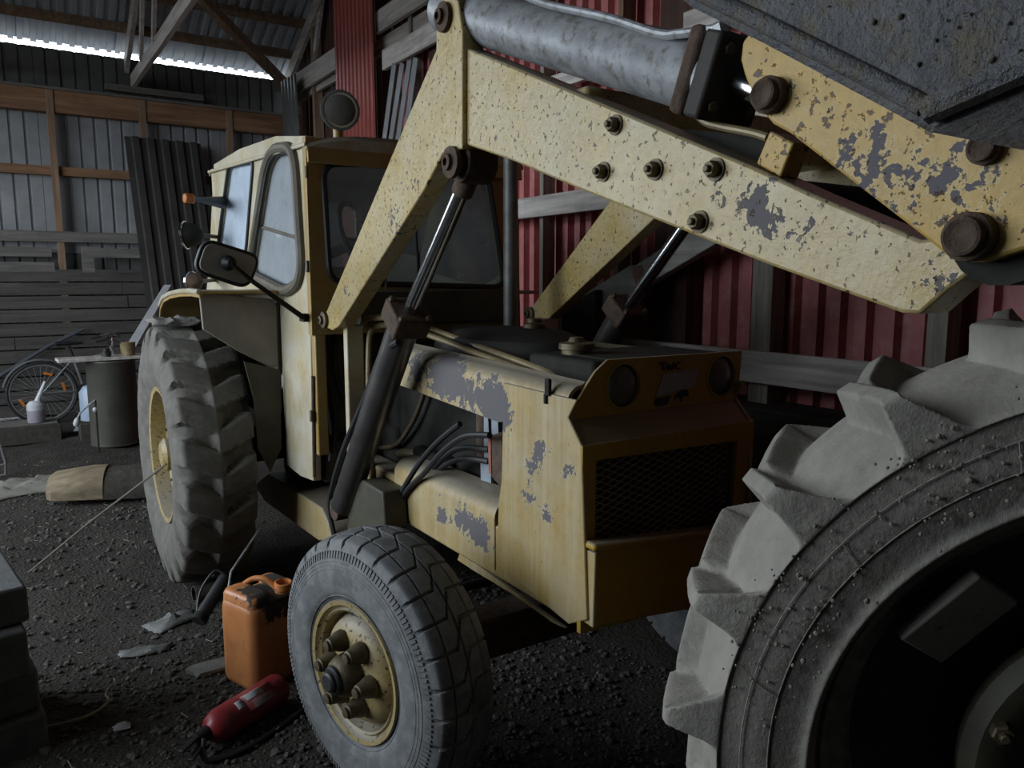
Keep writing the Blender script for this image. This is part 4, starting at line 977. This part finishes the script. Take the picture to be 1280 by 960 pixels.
for k in range(4):
    a = math.radians(180-140.5) + k*PI/2
    n_ = Vector((0, math.cos(a), math.sin(a))); t_ = Vector((0, -math.sin(a), math.cos(a))); xa = Vector((1,0,0))
    c = n_*.415 + xa*.075; R_ = Matrix((xa, t_, n_)).transposed()
    pl = obj('clamp_plate', MB().box(c, (.11, .16, .022), R_ @ Matrix.Rotation(1.05, 3, 'Y')), plain('pale_rusty_plate_%d' % k, (.30, .285, .24), .6, .1, var=.25, scale=8, c2=(.15,.07,.04), mixr=(.6,.72), bump=.15), br, bevel=.004)
disc = MB().lathe([(.15,.457),(.165,.43),(.175,.38),(.17,.32),(.17,.25),(.17,.16),(.15,.15),(.15,0)], (0,0,0), (1,0,0), 48, caps=False)
obj('wheel_disc', disc, plain('dark_wheel_disc', (.06,.06,.055), .7, .0, var=.3, bump=.2), br)
obj('hub_flange', MB().lathe([(.08,.20),(.08,.27),(.10,.29),(.12,.29)], (0,0,0), (1,0,0), 48, caps=False).lathe([(.08,.20),(.17,.17)], (0,0,0), (1,0,0), 48, caps=False), M['firewall'], br, solid=.004)
for k in range(8):
    a = 2*PI*k/8+.3
    obj('wheel_nut', hexnut(MB(), (.08, .25*math.cos(a), .25*math.sin(a)), (-1,0,0), .018, .02, .008), M['nut'], br, smooth=20)

# ------------------------------------------------------------------ things on the ground, near
# jerry can
JC = Vector((.79, 3.05, 0)); JA = math.radians(20)
Rj = Matrix.Rotation(JA, 3, 'Z')
JC.z = ground_z(JC.x, JC.y)-.005
jt = thing('jerry_can', 'orange plastic jerry can with black grime on top, beside the front tyre', 'jerry can', JC)
def jp(x, y, z): return JC + Rj @ Vector((x, y, z))
def rrect(w, d, r, n=5):
    return rounded([(-w/2,-d/2),(w/2,-d/2),(w/2,d/2),(-w/2,d/2)], r, n)
rings = []
for z, s in ((0, .86), (.008, .95), (.03, 1.), (.30, 1.), (.325, .985), (.345, .95), (.352, .90)):
    rings.append([jp(x*s if s < 1 else x, y*s if s < 1 else y, z) for x, y in rrect(.25, .23, .05)])
body = obj('can_body', MB().loft(rings), M['orange'], jt, bevel=0, smooth=60)
# two raised shoulders on top with a sunk middle, grimy
obj('can_shoulder', MB().loft([[jp(-.066+x*s, y*s, z) for x, y in rrect(.105, .215, .04)] for z, s in ((.335, 1.), (.372, .98), (.388, .88), (.392, .6))]), M['orange'], jt, smooth=60)
obj('can_shoulder', MB().loft([[jp(.086+x*s, .02+y*s, z) for x, y in rrect(.07, .17, .03)] for z, s in ((.335, 1.), (.37, .98), (.386, .88), (.39, .6))]), M['orange'], jt, smooth=60)
obj('top_grime', MB().loft([[jp(.02+x*s, -.01+y*s, z) for x, y in rrect(.20, .20, .05)] for z, s in ((.338, 1.), (.356, .99), (.362, .85))]), M['grime'], jt, smooth=60)
obj('handle', MB().tube(smoothpath([jp(-.03, .07, .385), jp(.0, .045, .405), (jp(.025, .0, .405)), jp(.045, -.035, .375)]), .012, 10), M['orange_clean'], jt)
nk = obj('spout', MB().lathe([(0,.033),(.03,.032),(.032,.036),(.058,.035),(.06,.030),(.03,.027),(.028,0)], jp(.055, -.07, .345), Vector((.02,-.10,1)), 22, caps=False), M['orange_clean'], jt)
obj('spout_ring', MB().lathe([(0,.037),(.012,.037)], jp(.055,-.07,.375), Vector((.02,-.1,1)), 22), M['redplate'], nk)
# fire extinguisher lying on its side
ev, ee = Vector((.475, 2.62, .062)), Vector((.775, 2.775, .062))
ev.z += ground_z(ev.x, ev.y); ee.z += ground_z(ee.x, ee.y); ax = (ee-ev).normalized()
fe = thing('fire_extinguisher', 'red fire extinguisher lying on the gravel in front of the front tyre', 'fire extinguisher', (ev.x, ev.y, 0))
Lx = (ee-ev).length
cyl = obj('cylinder', MB().lathe([(0,.02),(.005,.030),(.02,.047),(.045,.057),(.06,.059),(Lx-.02,.059),(Lx-.006,.054),(Lx,.046),(Lx,0)], ev, ax, 36), M['redext'], fe)
side_ = Vector((0,0,1)).cross(ax).normalized()
def wrap(t0, t1, a0, a1, r=.0594, n=8):
    mb = MB(); V = []
    upv = ax.cross(side_)
    for i in range(n+1):
        a = a0+(a1-a0)*i/n; dv_ = -side_*math.cos(a)*-1 + Vector((0,0,1))*math.sin(a)
        dv_ = side_*-math.cos(a) + (Vector((0,0,1))-ax*ax.z).normalized()*math.sin(a)
        V += [ev+ax*t0+dv_*r, ev+ax*t1+dv_*r]
    mb.add(V, [(2*i, 2*i+1, 2*i+3, 2*i+2) for i in range(n)]); return mb
sgn = -1
def wl2(t0, t1, a0, a1, m, nm, r=.0706):
    obj(nm, wrap(t0, t1, PI-a0, PI-a1, r), m, fe if nm == 'label' else lab, solid=.0006)
lab = obj('label', wrap(.14, .27, .2, 1.5), plain('worn_red_label', (.27, .06, .06), .45, var=.3, scale=30, bump=0), cyl, solid=.0006)
obj('label_panel', wrap(.15, .225, .95, 1.40, .0599), M['white'], cyl, solid=.0006)
obj('label_panel', wrap(.105, .135, .75, 1.3, .0599), M['white'], cyl, solid=.0006)
tl = MB()
for k in range(7):
    q = wrap(.165, .255 if k % 3 else .23,   .35+.075*k, .375+.075*k, .0602, 2); tl.add(q.V, q.F)
obj('label_text', tl, M['white'], cyl, solid=.0005)
vl = obj('valve', MB().lathe([(-.05,.012),(-.045,.020),(-.02,.022),(0,.026),(.01,.026)], ev, ax, 16), M['dark'], fe)
obj('lever', MB().beam(ev-ax*.03+Vector((0,0,.01)), ev-ax*.12-side_*.02+Vector((0,0,.005)), .022, .010), M['black'], vl, bevel=.003)
obj('lever', MB().beam(ev-ax*.03-side_*.02-Vector((0,0,.01)), ev-ax*.11-side_*.055-Vector((0,0,.02)), .022, .010), M['black'], vl, bevel=.003)
obj('hose', MB().tube(smoothpath([ev-ax*.03-side_*.02, ev-ax*.06-side_*.07-Vector((0,0,.045)), ev+ax*.06-side_*.12-Vector((0,0,.055)), ev+ax*.25-side_*.125-Vector((0,0,.055)), ev+ax*.38-side_*.12-Vector((0,0,.05))]), .010, 8), M['black'], fe)
# wood / concrete blocks at the left edge
bx, by = -.335, 3.15
bz = ground_z(-.1, 3.1)-.02
for k, (hh, dx_, dy_, lb) in enumerate(((.155, .0, .0, 'grey block at the bottom of the stack by the left edge'), (.15, -.02, .03, 'grey block second from the bottom of the stack by the left edge'), (.17, -.035, -.02, 'grey block third from the bottom of the stack by the left edge'), (.13, -.03, .03, 'grey block on top of the stack by the left edge'))):
    o = obj('block', MB().box((bx+dx_, by+dy_, bz+hh/2), (.66, .50, hh-.004), Matrix.Rotation(.12+.03*(k % 2), 3, 'Z')), M['block'], bevel=.012, origin=(bx+dx_, by+dy_, bz))
    tag(o, lb, 'block', 'blocks stacked at the left edge'); bz += hh
# hand pump with its hose, short pipe and thin rod behind the can
pa, pb = Vector((.655, 3.60, .05)), Vector((.80, 3.72, .17))
pu = thing('hand_pump', 'black hand pump with a thin hose lying behind the orange jerry can', 'pump', (.66, 3.6, 0))
obj('barrel', MB().cyl(pa, pb, .032, 18), M['black'], pu, bevel=.005)
obj('end_cap', MB().cyl(pa-(pb-pa).normalized()*.02, pa+(pb-pa).normalized()*.015, .036, 18), M['dark'], pu, bevel=.004)
obj('hose', MB().tube(smoothpath([(.665,3.60,.02), (.655,3.68,.03), (.69,3.75,.12), (.76,3.76,.20), (.80,3.73,.18)]), .006, 6), M['black'], pu)
tag(obj('metal_rod', MB().cyl((.80, 3.60, .24), (1.00, 3.72, .42), .006, 8).cyl((.74, 3.55, .0), (.80, 3.60, .24), .006, 8), M['steel'], origin=(.74, 3.55, 0)), 'thin bare metal rod sticking up behind the orange jerry can', 'rod')
pz = ground_z(.78, 4.0)
tag(obj('pipe_stub', MB().lathe([(0,.040),(0,.046),(.15,.046),(.15,.040),(.02,.036),(.02,0)], (.70, 3.985, pz+.042), (1,.1,.0), 20, caps=False), M['stone'], origin=(.75, 4., 0)), 'short grey pipe stub lying in front of the rear tyre', 'pipe')
# flat stone, twig, films, scraps
tag(obj('flat_stone', MB().loft([[(.63+ (.11+.03*math.sin(3*a+1))*s*math.cos(a), 3.22+(.075+.02*math.cos(2*a))*s*math.sin(a), ground_z(.63,3.22)+z) for a in [2*PI*k/14 for k in range(14)]] for z, s in ((-.01, 1.), (.016, 1.), (.024, .85))]), plain('pale_flat_stone', (.12,.115,.10), .9, var=.3, scale=20, bump=.4), origin=(.63, 3.22, 0)), 'flat pale stone beside the foot of the orange jerry can', 'stone')
tw = [(0.023, 3.050, 0.012), (0.123, 3.044, 0.012), (0.182, 3.068, 0.012), (0.224, 3.119, 0.012), (0.220, 3.176, 0.012), (0.242, 3.232, 0.012), (0.262, 3.262, 0.012), (0.260, 3.293, 0.012)]
tag(obj('twig', MB().tube(smoothpath(tw), [.005]*22+[.004]*14+[.003]*7, 8), M['straw'], origin=tw[2]), 'crooked pale twig lying on the dirt left of the fire extinguisher', 'twig')
def crumple(c, sx, sy, h, n=9, seed=0, rot=0.):
    mb = MB(); R_ = Matrix.Rotation(rot, 3, 'Z')
    for i in range(n):
        for j in range(n):
            a, b = i/(n-1)-.5, j/(n-1)-.5
            q = Vector((a*4, b*4, seed)); k = noise.noise(q*1.3)
            e = max(0, 1-(2*a)**2)*max(0, 1-(2*b)**2)
            p = R_ @ Vector((sx*a*(1+.3*k), sy*b*(1+.3*noise.noise(q+Vector((9,0,0)))), 0))
            x_, y_ = c[0]+p.x, c[1]+p.y
            mb.V.append((x_, y_, ground_z(x_, y_)+.008+h*e*(.35+1.1*abs(noise.noise(q*1.7)))))
    mb.F = [(i*n+j, i*n+j+1, i*n+j+n+1, i*n+j+n) for i in range(n-1) for j in range(n-1)]; return mb
pf = [(0.413, 3.598, 0.000), (0.571, 3.840, 0.000), (0.669, 3.447, 0.000), (0.246, 2.932, 0.000), (0.066, 7.141, 0.000), (0.237, 4.028, 0.000)]
tag(obj('plastic_film', crumple(pf[0], .20, .08, .03, seed=2, rot=-.2), M['film'], solid=.002, origin=pf[0]), 'pale scrap of plastic film lying flat on the dirt, left of the jerry can', 'plastic film')
tag(obj('plastic_film', crumple(pf[1], .22, .14, .05, seed=5, rot=.3), M['film'], solid=.002, origin=pf[1]), 'crumpled grey plastic film between the rear tyre and the pale flat scrap', 'plastic film')
tag(obj('paper_scrap', crumple(pf[3], .055, .05, .03, n=5, seed=8), M['bottle'], solid=.001, smooth=0, origin=pf[3]), 'tiny white paper scrap on the gravel left of the fire extinguisher', 'paper')
straw = MB()
for _ in range(150):
    x_, y_ = random.uniform(-.1, 1.2), random.uniform(2.3, 8.0)
    a = random.uniform(0, PI); l = random.uniform(.012, .055)
    z_ = ground_z(x_, y_)+.008
    straw.beam((x_, y_, z_), (x_+l*math.cos(a), y_+l*math.sin(a), z_+random.uniform(-.003, .012)), .003, .002)
tag(obj('straw_bits', straw, M['straw'], smooth=0), 'dry straw and splinters strewn over the dirt floor', 'straw', kind='stuff')
# cord from the rear rim down to the blocks
ca = [(0.620, 4.053, 0.688)][0]
tag(obj('cord', MB().tube([ca, (.30, 4.52, .32), (.01, 4.80, .012)], .0055, 6), M['cord'], origin=(.01, 4.8, 0)), 'thin straight cord running from the rear wheel rim down to the ground', 'cord')

# ------------------------------------------------------------------ things by the back wall
def dsheet(nm, a, b, h, lean, m, label, pitch=.16, depth=.03, kind='trap', group=None):
    a, b = Vector(a), Vector(b); u = (b-a).normalized(); v = Vector(lean).normalized()
    v = (v-u*v.dot(u)*.0).normalized()
    o = obj(nm, corrugated(a, u, v, (b-a).length, h, pitch, depth, kind), M[m], solid=.003, smooth=0, origin=a)
    return tag(o, label, 'sheet', group)
ls = [(1.347, 10.350, 3.264), (2.212, 10.350, 3.233)]
lb_ = [(1.457, 9.700, 0.472), (2.301, 9.700, 0.334)]
va = Vector(ls[0])-Vector((lb_[0][0], lb_[0][1], 0.02))
dsheet('leaning_sheet', (lb_[0][0], 9.7, .02), (lb_[0][0]+(ls[1][0]-ls[0][0])*1.0, 9.76, .02), va.length, va, 'leansheet', 'tall dark ribbed metal sheet leaning on the back wall behind the cab', pitch=.165, depth=.03)
rs = [(3.30, 8.55, .0), (3.30, 7.50, .0)]
dsheet('upright_sheet', rs[0], rs[1], 4.95, (-.006, -.008, 1), 'redsheet2', 'upright red ribbed sheet standing against the right wall behind the roof lamp', pitch=.105, depth=.018)
# short grey strips stacked under the rail end
gs = [(3.250, 7.043, 2.900), (3.250, 6.726, 2.856), (3.250, 6.527, 2.827)]
for k in range(4):
    a_ = [(3.250, 7.210, 2.924), (3.250, 7.061, 2.903), (3.250, 6.900, 2.880), (3.250, 6.743, 2.858)][k]; b_ = [(3.250, 6.936, 3.599), (3.250, 6.763, 3.568), (3.250, 6.613, 3.556), (3.250, 6.483, 3.554)][k]
    d_ = Vector(b_)-Vector(a_); a2 = Vector(a_)-d_*.9
    o = obj('metal_strip', MB().beam(a2, b_, .012, .09, (0,1,0)), M['zinc'], origin=a2, bevel=.002)
    tag(o, ['grey metal strip standing behind the cab, leftmost of four under the rail end', 'grey metal strip standing behind the cab, second from the left of four', 'grey metal strip standing behind the cab, third from the left of four', 'grey metal strip standing behind the cab, rightmost of four by the yellow boom'][k], 'strip', 'grey metal strips under the rail end')
dsheet('leaning_sheet', (3.2, 10.0, 0.), (3.22, 9.45, 0.), 4.1, (.0, .06, 1), 'zincdark', 'narrow dark ribbed sheet standing upright in the far corner left of the roof lamp', pitch=.11, depth=.02)
dsheet('leaning_sheet', (2.55, 9.2, 0.), (3.15, 8.6, 0.), 3.12, (.0, .02, 1), 'zinc', 'low grey ribbed sheet whose top shows above the cab roof left of the lamp', pitch=.10, depth=.02)
# leaning timbers by the right wall
ta = [(3.130, 5.739, 0.636), (3.130, 4.246, 1.225), (3.130, 3.382, 1.605)]
tb = [(3.285, 5.464, 0.792), (3.285, 3.695, 1.555), (3.285, 2.900, 1.878)]
def tofloor(a, b):
    a, b = Vector(a), Vector(b); d = b-a; t = (.05-b.z)/d.z; return b+d*t
ta[0] = tofloor(ta[0], ta[2]); tb[0] = tofloor(tb[0], tb[2])
tag(obj('timber', MB().beam(ta[0], ta[2], .10, .16, (0,0,1)), M['wood_grey'], origin=ta[0], bevel=.006), 'thick grey timber with a sawn end leaning up behind the engine', 'timber')
tag(obj('timber', MB().beam(tb[0], tb[2], .07, .15, (0,0,1)), M['wood_grey'], origin=tb[0], bevel=.005), 'pale grey timber leaning against the right wall behind the sawn-ended one', 'timber')
tag(obj('board_stub', MB().prism([(3.020, 3.994, 1.410), (3.020, 3.657, 1.532), (3.020, 3.649, 1.152), (3.020, 3.990, 1.125)], (.05, 0, 0)), M['wood_dark'], bevel=.004), 'dark upright board end standing behind the engine', 'board')
# long sleeper on the ground with the white bottle
sl = thing('sleeper', 'dark squared timber lying along the floor before the bicycle', 'timber', (.2, 8.85, 0))
obj('beam', MB().box((-.55, 8.95, .07), (1.9, .34, .17)), M['wood_dark'], sl, bevel=.01)
obj('plank', MB().box((-.5, 9.0, .165), (1.75, .30, .02), Matrix.Rotation(.03, 3, 'Z')), M['wood_greyx'], sl, bevel=.003)
bt_ = thing('spray_bottle', 'small white bottle with a long slanted nozzle standing on the dark timber', 'bottle', (.20, 8.93, .175))
obj('bottle_body', MB().lathe([(0,.072),(.01,.078),(.14,.078),(.15,.07)], (.20, 8.93, .176), (0,0,1), 24), M['lilac'], bt_)
obj('bottle_top', MB().lathe([(.125,.080),(.18,.078),(.215,.05),(.22,.02)], (.20, 8.93, .176), (0,0,1), 24), M['bottle'], bt_)
obj('nozzle', MB().cyl((.215, 8.93, .38), (.30, 8.93, .58), .028, 12, .014), M['bottle'], bt_)
# split log and sheeting
lg = thing('split_log', 'split log with a pale smooth face and dark bark, left of the rear tyre', 'log', (.5, 6.3, 0))
lrot = Matrix.Rotation(-.35, 3, 'Z')
def lgp(x, y, z): return Vector((.47, 6.35, .02)) + lrot @ Vector((x, y, z))
prof_ = [(.17*math.cos(a), .17*math.sin(a)) for a in [-.2+ (PI+.4)*k/12 for k in range(13)]]
obj('bark', MB().loft([[lgp(x_, yy*s, max(-.02, .12+zz*s-.10)) for yy, zz in prof_] for x_, s in ((.02, 1.), (.3, 1.05), (.6, 1.), (.85, .92))]), M['bark'], lg)
obj('cut_face', MB().loft([[lgp(x_, yy*s+ (-.02 if x_ < 0 else 0), max(-.02, .13+zz*s-.10)) for yy, zz in prof_] for x_, s in ((-.28, .72), (-.24, .9), (.0, 1.06), (.10, 1.04))]), M['logface'], lg)
tag(obj('plastic_sheet', crumple((.04, 6.9), .75, .42, .13, n=17, seed=3, rot=.1), M['cloth'], solid=.004, origin=(.04, 6.9, 0)), 'pale crumpled sheeting on the floor at the left end of the split log', 'sheeting')
# grey drum with a board, a tin and a knob on it
DR = Vector((.83, 8.30, 0))
dr = thing('metal_drum', 'tall plain grey metal drum standing behind the rear tyre', 'drum', DR)
obj('drum_body', MB().lathe([(0,.215),(.012,.222),(.02,.215),(.80,.215),(.81,.222),(.825,.22),(.825,.20),(.81,0)], DR, (0,0,1), 40), M['drum'], dr)
tag(obj('board', MB().box((.78, 8.25, .848), (.80, .26, .03), Matrix.Rotation(.05, 3, 'Z')), M['wood_grey'], origin=(.78, 8.25, .83), bevel=.003), 'grey board lying across the top of the metal drum', 'board')
tn = thing('paint_tin', 'small brown tin with a wire handle on the board over the drum', 'tin', (.98, 8.22, .855))
obj('tin_body', MB().lathe([(0,.062),(.12,.068),(.125,.071),(.13,.068),(.125,.060),(.10,.058),(.10,0)], (.98, 8.22, .864), (.0,.0,1), 24), M['pipe'], tn)
obj('wire_handle', MB().tube(smoothpath([(.92, 8.20, .98), (.86, 8.17, 1.02), (.80, 8.15, .96), (.77, 8.14, .90)]), .004, 6), M['dark'], tn)
tag(obj('knob', MB().lathe([(0,.040),(.05,.040),(.055,.03),(.075,.03),(.076,0)], (.79, 8.2, .865), (0,0,1), 16), M['black'], origin=(.79, 8.2, .858)), 'small black cap sitting on the board left of the brown tin', 'cap')
pq = [(0.994, 9.000, 0.807), (1.124, 9.000, 0.800), (1.536, 9.000, 1.532), (1.464, 9.000, 1.532)]
pe = [Vector(p) for p in pq]
d_ = (pe[3]-pe[0])
tag(obj('leaning_plank', MB().prism([pe[0]-d_*1.04+Vector((0,-.1,0)), pe[1]-d_*1.04+Vector((0,-.1,0)), pe[2], pe[3]], (.02, .05, 0)), M['bottle'], origin=pe[0], bevel=.002), 'pale grey strip leaning at a slant above the drum and rear tyre', 'plank')
tag(obj('canister', MB().lathe([(0,.10),(.02,.13),(.30,.13),(.36,.09),(.38,.03)], (.70, 8.72, .17), (0,0,1), 24), M['bluecan'], origin=(.70, 8.72, .0)), 'pale blue canister half hidden behind the left side of the drum', 'canister')
tag(obj('canister_stand', MB().box((.70, 8.72, .08), (.3, .3, .18)), M['wood_dark'], origin=(.70, 8.72, 0), bevel=.005), 'dark wooden block under the pale blue canister', 'block')
tap = [(0.648, 7.950, 0.491), (0.572, 7.950, 0.431), (0.517, 7.950, 0.376), (0.488, 7.950, 0.313)]
tp = thing('water_tap', 'bent bright metal tap with a pale knob at the left side of the drum', 'tap', (tap[0][0], 7.95, 0))
obj('tap_arm', MB().tube(smoothpath(tap), .008, 8), M['steel'], tp)
obj('tap_pipe', MB().cyl((tap[0][0], 7.95, 0), tap[0], .008, 8), M['dark'], tp)
obj('tap_head', MB().lathe([(-.03,.010),(-.01,.022),(.03,.026),(.05,.016)], tap[3], (-.3,0,-1), 14), M['bottle'], tp)
obj('tap_knob', MB().lathe([(-.02,.014),(0,.024),(.02,.014)], [(0.640, 7.930, 0.405)][0], (0,0,1), 12), M['bottle'], tp)
# metal leg of a chair at the left edge
cl_ = [(-0.168, 7.400, 0.374), (-0.108, 7.400, 0.321), (-0.074, 7.400, 0.111), (-0.082, 7.400, 0.011), (-0.164, 7.400, 0.003)]
tag(obj('chair_leg', MB().tube(cl_, .011, 8).tube([(-0.075, 7.400, 0.097), (-0.169, 7.400, 0.083)], .009, 8), M['bike'], origin=cl_[3]), 'bent metal tube chair leg at the left edge of the floor', 'chair')
# long handle leaning at the back left
ha = [(-0.161, 10.330, 0.464), (0.403, 10.330, 0.823), (0.781, 10.330, 1.012)]
tag(obj('long_handle', MB().tube([Vector(ha[0])-(Vector(ha[2])-Vector(ha[0]))*.5, ha[0], ha[1], ha[2]], .022, 10), plain('blue_grey_pole', (.065,.068,.078), .4, .2, var=.2, bump=0), origin=ha[0]), 'long blue-grey pole leaning on the boards behind the bicycle', 'pole')

# ------------------------------------------------------------------ bicycle
BY = 10.02
def bp(x, y): return None
hub = [(0.301, 10.020, 0.329)][0]; bbk = [(0.718, 10.020, 0.322)][0]; sc_ = [(0.631, 10.020, 0.698)][0]; dt = [(0.901, 10.020, 0.617)][0]; hd = [(1.035, 10.020, 0.768)][0]; hb = [(1.095, 10.020, 0.934)][0]; sd_ = [(0.594, 10.020, 0.855)][0]
gz = hub[2]
bk_ = thing('bicycle', 'grey bicycle with amber reflectors parked along the back wall', 'bicycle', (hub[0], BY, 0))
rw = .35; off = gz-.35
def V3(p): return Vector((p[0], BY, p[2]))
hubv = V3(hub); fw = hubv + Vector((1.05, 0, 0))
def bwheel(c):
    t = obj('bicycle_tyre', MB().tube([c+Vector((math.cos(a), 0, math.sin(a)))*.335 for a in [2*PI*k/56 for k in range(56)]], .017, 8, closed=True), M['black'], bk_)
    obj('rim', MB().tube([c+Vector((math.cos(a), 0, math.sin(a)))*.312 for a in [2*PI*k/56 for k in range(56)]], .012, 6, closed=True), M['bike'], t)
    sp = MB()
    for k in range(28): 
        a = 2*PI*k/28; sp.cyl(c+Vector((math.cos(a+.6)*.025, .02*(-1)**k, math.sin(a+.6)*.025)), c+Vector((math.cos(a), 0, math.sin(a)))*.31, .0018, 4)
    obj('spokes', sp, M['steel'], t)
    obj('wheel_hub', MB().cyl(c-Vector((0,.05,0)), c+Vector((0,.05,0)), .025, 12), M['dark'], t)
    for a in (.25, 1.25, 3.6):
        obj('reflector', MB().box(c+Vector((math.cos(a), -.02, math.sin(a)))*.22, (.03, .01, .09), Matrix.Rotation(-a+PI/2*0, 3, 'Y')), M['orangeglass'], t, bevel=.003)
    return t
bwheel(hubv); bwheel(fw)
obj('mudguard', MB().loft([[hubv+Vector((math.cos(a)*r_, y_, math.sin(a)*r_)) for r_, y_ in ((.372,-.03),(.385,0),(.372,.03),(.368,.03),(.380,0),(.368,-.03))] for a in [.35+2.55*k/20 for k in range(21)]]), M['bike'], bk_)
hdv = V3(hd); 
fm = obj('frame', MB().cyl(hubv+Vector((0,-.05,0)), V3(sc_), .010, 8).cyl(hubv+Vector((0,-.05,0)), V3(bbk), .011, 8).cyl(V3(bbk), V3(sc_), .017, 10).cyl(V3(bbk), hdv-Vector((0,0,.10)), .019, 10).cyl(V3(sc_)-Vector((-.03,0,.05)), hdv, .016, 10).cyl(hdv-Vector((-.03,0,.12)), hdv+Vector((-.02,0,.06)), .02, 10), M['bike'], bk_)
obj('fork', MB().tube([hdv-Vector((-.03,0,.10)), hdv-Vector((-.10,0,.28)), fw], .014, 8), M['bike'], bk_)
obj('seat_post', MB().cyl(V3(sc_), V3(sd_)-Vector((0,0,.01)), .014, 8), M['dark'], bk_)
s_ = V3(sd_)
obj('saddle', MB().loft([[s_+Vector((x_, w_*math.cos(a), .018+h_*math.sin(a))) for a in [2*PI*k/10 for k in range(10)]] for x_, w_, h_ in ((-.14,.03,.01),(-.12,.08,.025),(-.03,.07,.022),(.07,.025,.02),(.13,.018,.016),(.15,.01,.008))]), M['black'], bk_)
hbv = hdv+Vector((.0,0,.16))
obj('handlebar', MB().cyl(hdv, hbv, .013, 8).tube(smoothpath([hbv+Vector((-.10,-.28,.0)), hbv+Vector((.03,-.22,.03)), hbv+Vector((.07,-.08,.0)), hbv, hbv+Vector((.07,.08,.0)), hbv+Vector((.03,.22,.03)), hbv+Vector((-.10,.28,.0))]), .011, 8), M['chrome'], bk_)
for sy in (-.28, .28): obj('grip', MB().cyl(hbv+Vector((-.19, sy, -.03)), hbv+Vector((-.08, sy, .0)), .016, 10), M['black'], bk_)
obj('crank_set', MB().lathe([(-.004,.085),(.004,.085)], V3(bbk)+Vector((0,-.05,0)), (0,1,0), 28).cyl(V3(bbk)+Vector((0,-.07,0)), V3(bbk)+Vector((.12,-.07,-.11)), .010, 8), M['dark'], bk_)
obj('pedal', MB().box(V3(bbk)+Vector((.12,-.12,-.11)), (.09,.09,.02)), M['black'], bk_, bevel=.004)
dzb = -gz+.352
for ch in list(bk_.children): pass
bk_.location.z = 0
